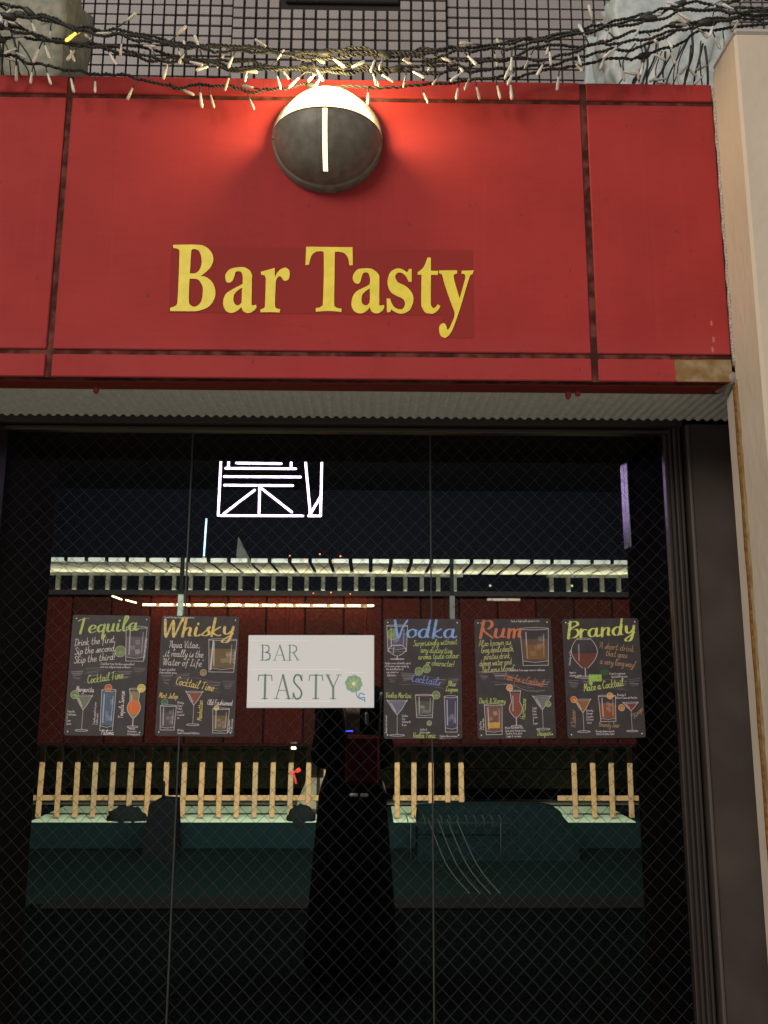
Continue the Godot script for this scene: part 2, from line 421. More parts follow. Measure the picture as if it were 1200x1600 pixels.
func poster_print(kind: String) -> Image:
	var im := Image.create(400, 606, false, Image.FORMAT_RGB8)
	im.fill(BOARD)
	var nz := FastNoiseLite.new(); nz.seed = kind.hash() % 1000; nz.frequency = 0.012; nz.fractal_octaves = 4
	for y in 606:
		for x in 400:
			var k := 1.0 + 0.12 * nz.get_noise_2d(x, y) + rng.randf_range(-0.03, 0.03)
			im.set_pixel(x, y, Color(BOARD.r * k, BOARD.g * k, BOARD.b * k))
	var green := Color(0.62, 0.69, 0.4)
	var gold := Color(0.8, 0.71, 0.42)
	var pale := Color(0.8, 0.77, 0.78)
	var lime := Color(0.47, 0.56, 0.34)
	match kind:
		"tequila":
			drink(im, "shot", 83, 15, 58, 27, Color(0.5, 0.47, 0.52)); slice(im, 64, 46, 7, lime)
			write(im, "Tequila", V(6, 24), 19 * U, -0.07, green, 2.3 * U, 0.85, 80 * U)
			write(im, "Drink the first,", V(5, 40), 9 * U, -0.11, pale, 2.7, 0.2, 52 * U)
			write(im, "Sip the second,", V(6, 51), 9 * U, -0.11, pale, 2.7, 0.2, 52 * U)
			write(im, "Skip the third!", V(6, 62), 9 * U, -0.11, pale, 2.7, 0.2, 52 * U)
			small(im, ["Distilled from the blue agave plant", "and can only be made in Mexico"], 40, 63)
			small(im, ["A shot with salt & lime"], 96, 56, 2.6, -PI / 2 + 0.06)
			banner(im, 69, -4)
			write(im, "Cocktail Time", V(25, 87), 10 * U, -0.16, green, 3.6, 0.25, 46 * U)
			write(im, "Margarita", V(11, 97), 6.5 * U, 0.03, pale, 2.6, 0.1, 23 * U)
			drink(im, "martini", 22, 101, 146, 22, Color(0.6, 0.66, 0.5)); slice(im, 10, 101, 5, lime)
			drink(im, "highball", 53, 95, 145, 18, Color(0.36, 0.55, 0.72)); slice(im, 52, 92, 4.5, Color(0.75, 0.42, 0.25))
			drink(im, "hurricane", 86, 93, 141, 17, Color(0.84, 0.72, 0.4)); slice(im, 94, 92, 5, Color(0.86, 0.8, 0.4))
			shape(im, ell(86, 116, 7.5, 9), Color(0.83, 0.38, 0.2), 0.9, 0.3)
			write(im, "Tequila Sunrise", V(73, 130), 6 * U, -PI / 2, pale, 2.4, 0.1, 34 * U)
			small(im, ["Tequila, grapefruit juice", "& soda water"], 38, 138, 2.4, -PI / 2)
			small(im, ["Tequila,", "Cointreau", "&", "Lime", "Juice"], 2, 123); small(im, ["Tequila,", "Grenadine", "& Orange juice"], 80, 143, 2.4)
			write(im, "Paloma", V(47, 150), 6 * U, 0.0, pale, 2.4, 0.1, 16 * U)
		"whisky":
			drink(im, "tumbler", 80, 30, 71, 36, Color(0.62, 0.5, 0.25)); line(im, V(68, 32), V(66, 68), U * 2.2, CHALK, 0.85)
			write(im, "Whisky", V(2, 27), 22 * U, -0.03, gold, 2.6 * U, 0.85, 92 * U)
			write(im, "'Aqua Vitae...", V(11, 41), 9 * U, 0.0, pale, 2.7, 0.2, 40 * U)
			write(im, "...it really is the", V(4, 52), 9 * U, 0.02, pale, 2.7, 0.2, 52 * U)
			write(im, "'Water of Life'", V(4, 63), 9 * U, 0.03, pale, 2.7, 0.2, 51 * U)
			small(im, ["A spirit distilled", "from malted grain"], 1, 70); small(im, ["It is not the age, that is the good one"], 2, 3, 2.3)
			small(im, ["On The Rocks"], 97, 60, 2.6, -PI / 2)
			banner(im, 80, 4); slice(im, 57, 72, 4, Color(0.6, 0.5, 0.32))
			write(im, "Cocktail Time", V(22, 87), 10 * U, 0.17, gold, 3.4, 0.25, 50 * U)
			write(im, "Mint Julep", V(2, 104), 6.5 * U, 0.05, gold, 2.6, 0.1, 24 * U)
			drink(im, "tumbler", 15, 114, 144, 20, Color(0.42, 0.4, 0.4)); slice(im, 10, 110, 4, Color(0.25, 0.42, 0.25))
			drink(im, "martini", 47, 95, 138, 22, Color(0.78, 0.36, 0.25))
			drink(im, "tumbler", 82, 117, 147, 21, Color(0.6, 0.48, 0.26)); slice(im, 76, 116, 3, gold)
			write(im, "Old Fashioned", V(64, 112), 6.5 * U, 0.02, pale, 2.6, 0.1, 32 * U)
			write(im, "Manhattan", V(58, 132), 6 * U, -PI / 2, gold, 2.5, 0.1, 25 * U)
			small(im, ["Whisky,", "Sugar,", "Fresh", "mint &", "Crushed", "Ice"], 26, 111); small(im, ["Whisky,", "Sweet Vermouth & Bitters"], 28, 145, 2.4)
			small(im, ["Whisky, Bitters", "& A slice orange"], 94, 146, 2.3, -PI / 2)
		"vodka":
			drink(im, "tumbler", 17, 9, 42, 27, Color(0.42, 0.44, 0.58)); slice(im, 11, 20, 7, lime)
			drink(im, "snifter", 17, 34, 52, 22, Color(0.3, 0.28, 0.3))
			write(im, "Vodka", V(11, 24), 22 * U, 0.0, Color(0.47, 0.61, 0.84), 2.6 * U, 0.85, 84 * U)
			write(im, "Surprisingly without", V(38, 35), 7.5 * U, -0.05, green, 2.8, 0.15, 57 * U)
			write(im, "any distinctive", V(47, 43), 7.5 * U, 0.03, green, 2.8, 0.15, 41 * U)
			write(im, "aroma taste colour", V(44, 52), 7.5 * U, -0.04, green, 2.8, 0.15, 53 * U)
			write(im, "or character!", V(54, 59), 7.5 * U, 0.06, green, 2.8, 0.15, 36 * U)
			small(im, ["Vodka is an alcoholic spirit", "of Russian origin made by", "  the distillation of", "   rye, wheat or", "    potatoes"], 1, 58)
			slice(im, 45, 67, 5, lime); slice(im, 55, 64, 5, lime); banner(im, 74, 3)
			write(im, "Cocktails", V(35, 80), 10 * U, 0.14, Color(0.45, 0.52, 0.8), 3.4, 0.25, 37 * U)
			write(im, "Vodka Martini", V(2, 100), 6.5 * U, 0.02, green, 2.8, 0.1, 33 * U)
			write(im, "Blue", V(82, 85), 6 * U, 0.08, green, 2.8, 0.1, 10 * U); write(im, "Lagoon", V(79, 92), 6 * U, 0.04, green, 2.8, 0.1, 16 * U)
			drink(im, "martini", 17, 103, 148, 26, Color(0.55, 0.6, 0.78)); drink(im, "tumbler", 52, 97, 125, 23, Color(0.4, 0.44, 0.38)); slice(im, 67, 97, 5, lime)
			drink(im, "highball", 86, 99, 143, 17, Color(0.3, 0.3, 0.5))
			small(im, ["Vodka,", "Dry", "Vermouth", "& ice"], 23, 124); small(im, ["Vodka &", "Tonic water"], 46, 141, 2.4); slice(im, 58, 132, 3, lime)
			small(im, ["Shaken not stirred"], 4, 145, 2.6, -PI / 2); small(im, ["Vodka, blue curacao", "& lemon juice"], 71, 149, 2.4)
			write(im, "Vodka Tonic", V(37, 150), 6.5 * U, 0.0, green, 2.8, 0.1, 29 * U)
		"rum":
			drink(im, "tumbler", 78, 13, 60, 37, Color(0.5, 0.38, 0.26)); shape(im, [V(66, 34), V(92, 34), V(91, 52), V(67, 52)], Color(0.55, 0.36, 0.16), 0.6, 0.5)
			write(im, "Rum", V(5, 24), 22 * U, 0.0, Color(0.72, 0.42, 0.3), 2.8 * U, 0.85, 58 * U)
			var t := ["Also known as", "Grog, devils death,", "pirates drink", "demon water and", "'Nelsons blood'"]
			for i in 5: write(im, t[i], V(5 + (i % 3) * 3, 35 + i * 8.4), 7.8 * U, -0.05, Color(0.66, 0.65, 0.43), 2.9, 0.15, (42 if i != 2 else 34) * U)
			small(im, ["Dark or light, gold, spiced or fun"], 48, 4, 2.5); small(im, ["Distilled from sugar cane or molasses"], 44, 67)
			banner(im, 74, 7); stroke(im, [V(24, 72), V(45, 74), V(65, 83), V(92, 84)], U * 0.7, CHALK, 0.0, 0.6); stroke(im, [V(24, 84), V(44, 84), V(66, 92), V(88, 92)], U * 0.7, CHALK, 0.0, 0.5)
			write(im, "Time for a Cocktail", V(35, 77), 9 * U, 0.2, Color(0.66, 0.4, 0.28), 3.2, 0.2, 52 * U)
			write(im, "Dark & Stormy", V(3, 107), 6.5 * U, 0.0, green, 2.8, 0.1, 34 * U); write(im, "Hurricane", V(61, 128), 6.5 * U, -PI / 2 + 0.1, green, 2.8, 0.1, 26 * U); write(im, "Daiquiri", V(76, 148), 6.5 * U, 0.0, green, 2.8, 0.1, 18 * U)
			drink(im, "highball", 21, 109, 146, 23, Color(0.66, 0.42, 0.28)); shape(im, [V(13, 131), V(29, 131), V(28, 138), V(14, 138)], Color(0.8, 0.66, 0.3), 0.8, 0.3)
			drink(im, "hurricane", 50, 92, 137, 17, Color(0.74, 0.36, 0.26)); slice(im, 43, 88, 4, Color(0.85, 0.62, 0.4))
			drink(im, "martini", 84, 98, 141, 24, Color(0.6, 0.66, 0.66)); slice(im, 92, 109, 3.5, lime)
			small(im, ["Light", "Rum,", "Lime", "Juice", "&", "Sugar"], 71, 115); small(im, ["White Rum, Dark Rum,", "Lime juice, Orange juice,", " Passion fruit juice,", "  Sugar & Ice cubes"], 35, 139, 2.4)
			small(im, ["Dark Rum", "& Ginger Beer"], 5, 140, 2.4, -PI / 2)
		"brandy":
			drink(im, "snifter", 27, 26, 76, 34, Color(0.56, 0.24, 0.17))
			write(im, "Brandy", V(5, 25), 21 * U, -0.05, Color(0.75, 0.78, 0.42), 2.6 * U, 0.85, 90 * U)
			var t := ["'A short drink", "that goes", "a very long way!'"]
			for i in 3: write(im, t[i], V(48 + (6 if i == 1 else -2), 38 + i * 10), 8 * U, 0.12, Color(0.6, 0.48, 0.36), 3.0, 0.15, (28 if i == 1 else 46) * U)
			small(im, ["Aged in", "wooden casks"], 6, 70); small(im, ["A spirit produced", "   by distilling wine"], 58, 72); small(im, ["A brandy snifter"], 8, 60, 2.6, -PI / 2 + 0.1)
			banner(im, 79, 0)
			for i in 9: shape(im, ell(33 + (i % 4) * 4.2, 74 + int(i / 4.0) * 4.4, 2.6, 2.6, 10), Color(0.58, 0.74, 0.32), 0.95, 0.2)
			shape(im, ell(52, 69, 6, 4), Color(0.2, 0.36, 0.24), 0.9, 0.4)
			write(im, "Make a Cocktail", V(24, 93), 9.5 * U, -0.13, Color(0.68, 0.72, 0.4), 3.6, 0.25, 52 * U)
			drink(im, "martini", 21, 102, 144, 22, Color(0.86, 0.5, 0.2)); slice(im, 10, 103, 4, Color(0.8, 0.46, 0.2))
			drink(im, "tumbler", 53, 99, 131, 22, Color(0.82, 0.4, 0.2)); slice(im, 57, 99, 4, Color(0.85, 0.6, 0.3))
			drink(im, "coupe", 83, 107, 144, 20, Color(0.72, 0.26, 0.22)); slice(im, 71, 114, 4, Color(0.75, 0.55, 0.3))
			small(im, ["Brandy,", "Orange", "Liqueur,", "& Lemon", "Juice"], 25, 118); small(im, ["   Brandy &", "White Creme de Menthe"], 64, 99)
			write(im, "A Sidecar", V(11, 138), 6 * U, -PI / 2, Color(0.6, 0.48, 0.36), 2.6, 0.1, 22 * U); write(im, "Stinger", V(86, 128), 6 * U, -0.7, Color(0.6, 0.48, 0.36), 2.6, 0.1, 18 * U)
			write(im, "Brandy Sour", V(40, 137), 6 * U, 0.06, Color(0.6, 0.48, 0.36), 2.6, 0.1, 27 * U); small(im, ["Brandy, lemon squash,", " Bitters & Soda water"], 36, 144, 2.4)
	return im

const ROMAN := {
	"B": "9:18,0 18,100|3:4,0 40,0|3:4,99 38,99|3:18,52 40,52|7:38,99 56,90 56,62 40,52|8:40,52 64,40 62,10 40,0", "A": "4:8,0 40,100|9:40,98 72,0|3:20,34 60,34|3:-2,0 20,0|3:58,0 86,0",
	"R": "9:18,0 18,100|3:4,0 32,0|3:4,99 38,99|3:18,50 40,50|7:38,99 58,88 58,62 40,50|8:40,50 70,2|3:62,0 82,0", "T": "9:36,0 36,99|4:4,98 68,98|4:4,98 1,76|4:68,98 71,76|3:20,0 52,0",
	"S": "7:50,76 40,96 20,98 10,82 14,66 44,36 50,18 40,2 20,0 8,22|4:50,76 51,98|4:8,22 6,0", "Y": "9:8,98 38,46|4:38,46 66,98|3:-2,99 22,99|3:54,99 78,99|3:24,0 52,0|9:38,48 38,0",
}

func roman(im: Image, t: String, at: Vector2, h: float, sx: float, c1: Color, c2: Color) -> void:
	var x := at.x
	for ch in t:
		for part in ROMAN[ch].split("|"):
			var w := float(part.split(":")[0]) * h / 100.0
			var pts := []
			for tok in part.split(":")[1].split(" "):
				pts.append(Vector2(x + float(tok.split(",")[0]) * sx * h / 100.0, at.y - float(tok.split(",")[1]) * h / 100.0))
			stroke(im, pts, w, c1.lerp(c2, fmod(x * 0.013, 1.0)), 0.0, 0.9, 5 if pts.size() > 2 else 1)
		x += 86.0 * sx * h / 100.0

func bar_print() -> Image:
	var im := Image.create(520, 296, false, Image.FORMAT_RGB8)
	im.fill(Color(0.83, 0.85, 0.86))
	var g1 := Color(0.42, 0.5, 0.42)
	var g2 := Color(0.28, 0.4, 0.4)
	roman(im, "BAR", Vector2(48, 103), 62, 1.05, g1, g2)
	roman(im, "TASTY", Vector2(44, 258), 96, 0.84, g1, g2)
	var o := Vector2(436, 198)
	for i in 4:
		var a := i * PI / 2 + 0.5
		for k in [-0.37, 0.37]:
			var q := o + Vector2.from_angle(a + k) * 22.0
			for r in [14.5, 11.0, 7.0]:
				var pts := []
				for j in 16: pts.append(q.lerp(o, (14.5 - r) / 30.0) + Vector2.from_angle(TAU * j / 16) * r)
				shape(im, pts, Color(0.4, 0.6, 0.52).lerp(Color(0.72, 0.74, 0.42), (14.5 - r) / 8.0), 0.75)
	stroke(im, [o + Vector2(8, 24), o + Vector2(16, 54), o + Vector2(40, 66)], 4.0, Color(0.32, 0.58, 0.68))
	stroke(im, [o + Vector2(44, 44), o + Vector2(26, 40), o + Vector2(22, 58), o + Vector2(42, 56), o + Vector2(46, 72)], 4.5, Color(0.32, 0.58, 0.72))
	return im

# ---------------------------------------------------------------- a body as one skin: tapered capsules joined by a smooth minimum, meshed as surface nets
func nets(s: SurfaceTool, bones: Array, cell: float, k: float) -> void:   # bones: [a, b, ra, rb]
	var lo := Vector3.ONE * 1e9
	var hi := -lo
	for b in bones:
		var r := maxf(b[2], b[3]) + cell * 2.0 + k
		for p in [b[0], b[1]]:
			lo = lo.min(p - Vector3.ONE * r); hi = hi.max(p + Vector3.ONE * r)
	var n := Vector3i(((hi - lo) / cell).ceil()) + Vector3i.ONE
	var f := PackedFloat32Array()
	f.resize(n.x * n.y * n.z); f.fill(1.0)
	var sy := n.x
	var sz := n.x * n.y
	for b in bones:
		var r := maxf(b[2], b[3]) + k + cell * 2.0
		var a: Vector3 = b[0]
		var c: Vector3 = b[1]
		var l := Vector3i(((a.min(c) - Vector3.ONE * r - lo) / cell).floor()).max(Vector3i.ZERO)
		var h := Vector3i(((a.max(c) + Vector3.ONE * r - lo) / cell).ceil()).min(n - Vector3i.ONE)
		var ab := c - a
		var den := maxf(ab.length_squared(), 1e-9)
		for z in range(l.z, h.z + 1):
			for y in range(l.y, h.y + 1):
				for x in range(l.x, h.x + 1):
					var p := lo + Vector3(x, y, z) * cell
					var t := clampf((p - a).dot(ab) / den, 0.0, 1.0)
					var d: float = p.distance_to(a + ab * t) - lerpf(b[2], b[3], t)
					var i := x + y * sy + z * sz
					var o := f[i]
					var m := maxf(k - absf(d - o), 0.0) / k
					f[i] = minf(d, o) - m * m * k * 0.25
	var vid := {}
	var vs := []
	for z in n.z - 1:
		for y in n.y - 1:
			for x in n.x - 1:
				var base := x + y * sy + z * sz
				var neg := 0
				for q in 8:
					if f[base + (q & 1) + ((q >> 1) & 1) * sy + (q >> 2) * sz] < 0.0: neg += 1
				if neg == 0 or neg == 8: continue
				var sum := Vector3.ZERO
				var cnt := 0
				for q in 8:
					for ax in 3:
						if q & (1 << ax): continue
						var w := q | (1 << ax)
						var d0 := f[base + (q & 1) + ((q >> 1) & 1) * sy + (q >> 2) * sz]
						var d1 := f[base + (w & 1) + ((w >> 1) & 1) * sy + (w >> 2) * sz]
						if (d0 < 0.0) != (d1 < 0.0):
							var p0 := Vector3(q & 1, (q >> 1) & 1, q >> 2)
							var p1 := Vector3(w & 1, (w >> 1) & 1, w >> 2)
							sum += p0.lerp(p1, d0 / (d0 - d1)); cnt += 1
				vid[base] = vs.size()
				vs.append(lo + (Vector3(x, y, z) + sum / cnt) * cell)
	var step := [1, sy, sz]
	for base in vid:
		for ax in 3:
			var u: int = step[(ax + 1) % 3]
			var v: int = step[(ax + 2) % 3]
			var d0 := f[base]
			var d1 := f[base + step[ax]]
			if (d0 < 0.0) == (d1 < 0.0): continue
			if not (vid.has(base - u) and vid.has(base - v) and vid.has(base - u - v)): continue
			var q := [vs[vid[base]], vs[vid[base - u]], vs[vid[base - u - v]], vs[vid[base - v]]]
			if d0 < 0.0: quad(s, q[2], q[3], q[0], q[1])
			else: quad(s, q[1], q[0], q[3], q[2])

func make_person() -> void:  # the viewer's own reflection, modelled as a figure behind the panes
	var o := thing("person", "reflected person in long dark coat holding up a phone, black silhouette in the glass", "person", Vector3(-0.08, -0.02, -2.25))
	var skin := mat(srgb(0.09, 0.055, 0.04), 0.75, 0.0, 0.1)
	var cloth := mat(srgb(0.0012, 0.0012, 0.0013), 1.0, 0.0, 0.0)
	var s := S(true)
	var B := []
	var add := func(a: Vector3, b: Vector3, ra: float, rb: float) -> void: B.append([a, b, ra, rb])
	add.call(Vector3(0, 0.92, 0), Vector3(0, 1.3, 0), 0.125, 0.14); add.call(Vector3(-0.1, 1.36, 0), Vector3(0.1, 1.36, 0), 0.07, 0.07)
	add.call(Vector3(0, 1.36, 0), Vector3(0, 1.5, 0.015), 0.058, 0.052)
	for k in [-1.0, 1.0]:
		add.call(Vector3(0.085 * k, 0.92, 0), Vector3(0.09 * k, 0.5, 0.015), 0.085, 0.056); add.call(Vector3(0.09 * k, 0.5, 0.015), Vector3(0.09 * k, 0.09, -0.02), 0.056, 0.04)
		add.call(Vector3(0.09 * k, 0.06, -0.03), Vector3(0.1 * k, 0.035, 0.13), 0.045, 0.034)
		add.call(Vector3(0.135 * k, 1.37, 0), Vector3(0.14 * k, 1.12, 0.09), 0.05, 0.042); add.call(Vector3(0.14 * k, 1.12, 0.09), Vector3(0.07 * k, 1.42, 0.2), 0.04, 0.027)
	nets(s, B, 0.015, 0.05)
	B.clear()
	add.call(Vector3(0, 1.6, 0.0), Vector3(0, 1.575, 0.03), 0.092, 0.082); add.call(Vector3(0, 1.53, 0.045), Vector3(0, 1.505, 0.06), 0.058, 0.042)   # skull, jaw
	add.call(Vector3(0, 1.585, 0.11), Vector3(0, 1.555, 0.122), 0.011, 0.017); add.call(Vector3(-0.022, 1.52, 0.098), Vector3(0.022, 1.52, 0.098), 0.009, 0.009)
	for k in [-1.0, 1.0]:
		add.call(Vector3(0.086 * k, 1.595, 0.0), Vector3(0.088 * k, 1.55, 0.01), 0.016, 0.011); add.call(Vector3(0.03 * k, 1.602, 0.098), Vector3(0.034 * k, 1.602, 0.097), 0.012, 0.012)
	nets(s, B, 0.006, 0.014)
	for k in [-1.0, 1.0]:
		B.clear()
		var w := Vector3(0.066 * k, 1.43, 0.21)
		add.call(w, Vector3(0.052 * k, 1.475, 0.225), 0.024, 0.03)
		for i in 4:
			var a := Vector3(0.052 * k, 1.462 + i * 0.019, 0.232)
			var m := Vector3(0.05 * k, 1.464 + i * 0.02, 0.262)
			var e := Vector3((0.014 + 0.005 * absf(i - 1.5)) * k, 1.466 + i * 0.02, 0.268)
			add.call(a, m, 0.0095, 0.0085); add.call(m, e, 0.0085, 0.0075)
		add.call(Vector3(0.05 * k, 1.46, 0.215), Vector3(0.035 * k, 1.49, 0.213), 0.011, 0.009); add.call(Vector3(0.035 * k, 1.49, 0.213), Vector3(0.012 * k, 1.5, 0.228), 0.009, 0.008)
		nets(s, B, 0.004, 0.006)
	obj("body", s, skin, o)
	s = S(true)
	B.clear()
	add.call(Vector3(0, 0.9, 0), Vector3(0, 1.3, 0), 0.135, 0.135); add.call(Vector3(-0.09, 1.365, 0), Vector3(0.09, 1.365, 0), 0.078, 0.078)
	for k in [-1.0, 1.0]:
		add.call(Vector3(0.05 * k, 0.9, 0), Vector3(0.08 * k, 0.16, 0), 0.12, 0.15); add.call(Vector3(0.135 * k, 1.375, 0), Vector3(0.142 * k, 1.115, 0.09), 0.06, 0.052)
		add.call(Vector3(0.142 * k, 1.115, 0.09), Vector3(0.085 * k, 1.39, 0.185), 0.056, 0.045)
	nets(s, B, 0.017, 0.05)
	obj("coat", s, cloth, o)
	s = S(true)
	nets(s, [[Vector3(0, 1.63, -0.015), Vector3(0, 1.6, -0.03), 0.09, 0.092], [Vector3(0, 1.56, -0.05), Vector3(0, 1.5, -0.05), 0.08, 0.06]], 0.01, 0.03)
	obj("hair", s, cloth, o)
	s = S(true)
	for k in [-1.0, 1.0]: nets(s, [[Vector3(0.09 * k, 0.05, -0.03), Vector3(0.1 * k, 0.045, 0.14), 0.052, 0.045], [Vector3(0.09 * k, 0.4, 0.0), Vector3(0.09 * k, 0.1, -0.02), 0.075, 0.06]], 0.014, 0.03)
	obj("trousers_and_shoes", s, cloth, o)
	# the phone between the hands, and a small dark red bag in front of the coat
	var ph := thing("phone", "dark phone held up in both hands of the silhouetted person", "phone", Vector3(-0.08, 1.48, -2.005))
	one("case", Vector3(0, 0, 0), Vector3(0.076, 0.15, 0.009), mat(srgb(0.008, 0.008, 0.01), 0.5), ph, 0.003)
	one("lens", Vector3(-0.02, 0.05, 0.006), Vector3(0.026, 0.026, 0.004), mat(srgb(0.02, 0.02, 0.025), 0.3), ph, 0.0012)
	var bag := thing("shoulder_bag", "dark red bag hanging on the front of the silhouetted person's coat", "bag", Vector3(-0.05, 1.05, -2.075))
	one("pouch", Vector3(0.02, 0.03, 0), Vector3(0.17, 0.23, 0.05), mat(srgb(0.03, 0.004, 0.004), 0.9, 0.0, 0.1), bag, 0.014)
	s = S(true); tube(s, smooth3([Vector3(-0.06, 0.14, 0.0), Vector3(-0.075, 0.25, 0.012), Vector3(-0.1, 0.35, 0.0)], 4), 0.008); tube(s, smooth3([Vector3(0.1, 0.14, 0.0), Vector3(0.1, 0.25, 0.012), Vector3(0.11, 0.35, 0.0)], 4), 0.008)
	obj("strap", s, mat(srgb(0.02, 0.005, 0.005), 0.9), bag)
	for x in [-0.02, 0.03]: one("pale_tag", Vector3(x, -0.135, 0.01), Vector3(0.04, 0.016, 0.012), mat(srgb(0.35, 0.35, 0.32), 0.7), bag, 0.005)
	one("blue_light", Vector3(-0.045, 0.165, 0.025), Vector3(0.036, 0.006, 0.006), glow(srgb(0.02, 0.06, 1.0), 1.4), bag, 0.002)
	one("grey_cap", Vector3(0.04, 0.225, 0.022), Vector3(0.018, 0.06, 0.018), mat(srgb(0.12, 0.12, 0.12), 0.6), bag, 0.005)

# ---------------------------------------------------------------- the scene
func _ready() -> void:
	rng.seed = 20
	# camera, sky, sun, exposure
	var cam := Camera3D.new(); cam.name = "camera"
	cam.keep_aspect = Camera3D.KEEP_HEIGHT
	cam.fov = 61.68; cam.near = 0.05; cam.far = 200.0
	cam.position = Vector3(0, 1.5, 2.25)
	cam.rotation_order = EULER_ORDER_YXZ
	cam.rotation_degrees = Vector3(10.55, -0.94, 0.18)
	add_child(cam)
	var env := Environment.new()
	var sk := ProceduralSkyMaterial.new()
	sk.sky_top_color = srgb(0.27, 0.25, 0.25); sk.sky_horizon_color = srgb(0.41, 0.365, 0.335); sk.sky_curve = 0.3
	sk.ground_bottom_color = srgb(0.05, 0.05, 0.05); sk.ground_horizon_color = srgb(0.08, 0.08, 0.08)
	var sky := Sky.new(); sky.sky_material = sk
	env.background_mode = Environment.BG_SKY; env.sky = sky
	env.background_energy_multiplier = 1.5
	env.tonemap_mode = Environment.TONE_MAPPER_LINEAR
	env.tonemap_exposure = 1.0
	env.sdfgi_enabled = true; env.ssao_enabled = true; env.ssil_enabled = true
	var we := WorldEnvironment.new(); we.name = "world"; we.environment = env
	add_child(we)
	var sun := DirectionalLight3D.new(); sun.name = "street_glow"
	sun.light_energy = 0.65; sun.light_angular_distance = 22.0; sun.light_color = Color(1.0, 0.95, 0.89)
	sun.rotation_degrees = Vector3(-24, -30, 0); sun.shadow_enabled = true
	sun.sky_mode = DirectionalLight3D.SKY_MODE_LIGHT_ONLY
	add_child(sun)

	ground()
	room()
	facade()
	fascia()
	pillar()
	window_front()
	lamp()
	boxes()
	festoon()
	signs()
	trellis_wall()
	fences()
	room_things()
	make_person()

func ground() -> void:
	var s := S(); box(s, Vector3(0, -0.1, 40.0), Vector3(300, 0.2, 79.2))
	struct("pavement", s, tri_mat(noise_tex(0.03, srgb(0.42, 0.41, 0.39), srgb(0.52, 0.5, 0.48), 3), 1.3, 0.9))
	s = S(); box(s, Vector3(0, -0.05, 0.2), Vector3(8, 0.1, 0.396))
	struct("threshold_step", s, tri_mat(noise_tex(0.04, srgb(0.3, 0.29, 0.28), srgb(0.4, 0.39, 0.37), 5), 2.0, 0.85))

func room() -> void:  # invented room that holds the mirror image of the street opposite
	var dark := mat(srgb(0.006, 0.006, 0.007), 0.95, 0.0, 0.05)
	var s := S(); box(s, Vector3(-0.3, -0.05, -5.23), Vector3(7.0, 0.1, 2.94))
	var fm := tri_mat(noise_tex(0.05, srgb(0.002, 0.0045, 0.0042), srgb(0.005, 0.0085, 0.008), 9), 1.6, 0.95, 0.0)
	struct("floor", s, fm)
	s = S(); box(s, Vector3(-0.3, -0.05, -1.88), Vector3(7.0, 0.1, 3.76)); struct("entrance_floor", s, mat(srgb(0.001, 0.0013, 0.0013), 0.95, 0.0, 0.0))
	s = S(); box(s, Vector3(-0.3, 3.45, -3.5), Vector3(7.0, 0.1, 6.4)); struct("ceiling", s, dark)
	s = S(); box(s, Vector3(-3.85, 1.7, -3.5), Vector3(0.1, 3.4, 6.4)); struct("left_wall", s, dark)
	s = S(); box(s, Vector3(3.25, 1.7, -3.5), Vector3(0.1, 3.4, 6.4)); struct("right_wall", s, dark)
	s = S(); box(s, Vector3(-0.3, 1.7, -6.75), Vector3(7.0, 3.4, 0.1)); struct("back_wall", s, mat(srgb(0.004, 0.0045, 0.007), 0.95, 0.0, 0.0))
	# made-up dark lining that stands for the mirrored soffit and reveals
	var lin := mat(srgb(0.012, 0.011, 0.01), 0.8, 0.0, 0.15)
	s = S(); box(s, Vector3(-0.3, 2.525, -0.2), Vector3(7.0, 0.75, 0.38), 0.004); struct("mirrored_lintel", s, lin)
	s = S(); box(s, Vector3(-2.39, 1.075, -0.2), Vector3(2.82, 2.146, 0.38), 0.004); struct("mirrored_jamb_left", s, lin)
	s = S(); box(s, Vector3(2.0, 1.075, -0.2), Vector3(2.4, 2.146, 0.38), 0.004); struct("mirrored_jamb_right", s, mat(srgb(0.003, 0.0028, 0.003), 0.6, 0.0, 0.06))
	var trim := mat(srgb(0.27, 0.26, 0.27), 0.26, 0.9, 0.5)  # added strips, tilted to catch the neon as a violet glint
	for z in [-0.372, -0.336]: one("added_glint_trim", Vector3(0.796, 2.01, z), Vector3(0.006, 0.27, 0.03), trim, null, 0.002, Basis(Vector3.UP, 0.07)).set_meta("kind", "structure")
	s = S(); box(s, Vector3(-0.09, 0.012, -3.72), Vector3(4.0, 0.024, 0.22), 0.008)
	var g := obj("drain_cover", s, mat(srgb(0.004, 0.004, 0.004), 0.95, 0.0, 0.05))
	tag(g, "low black strip lying across the dark green floor", "floor strip")

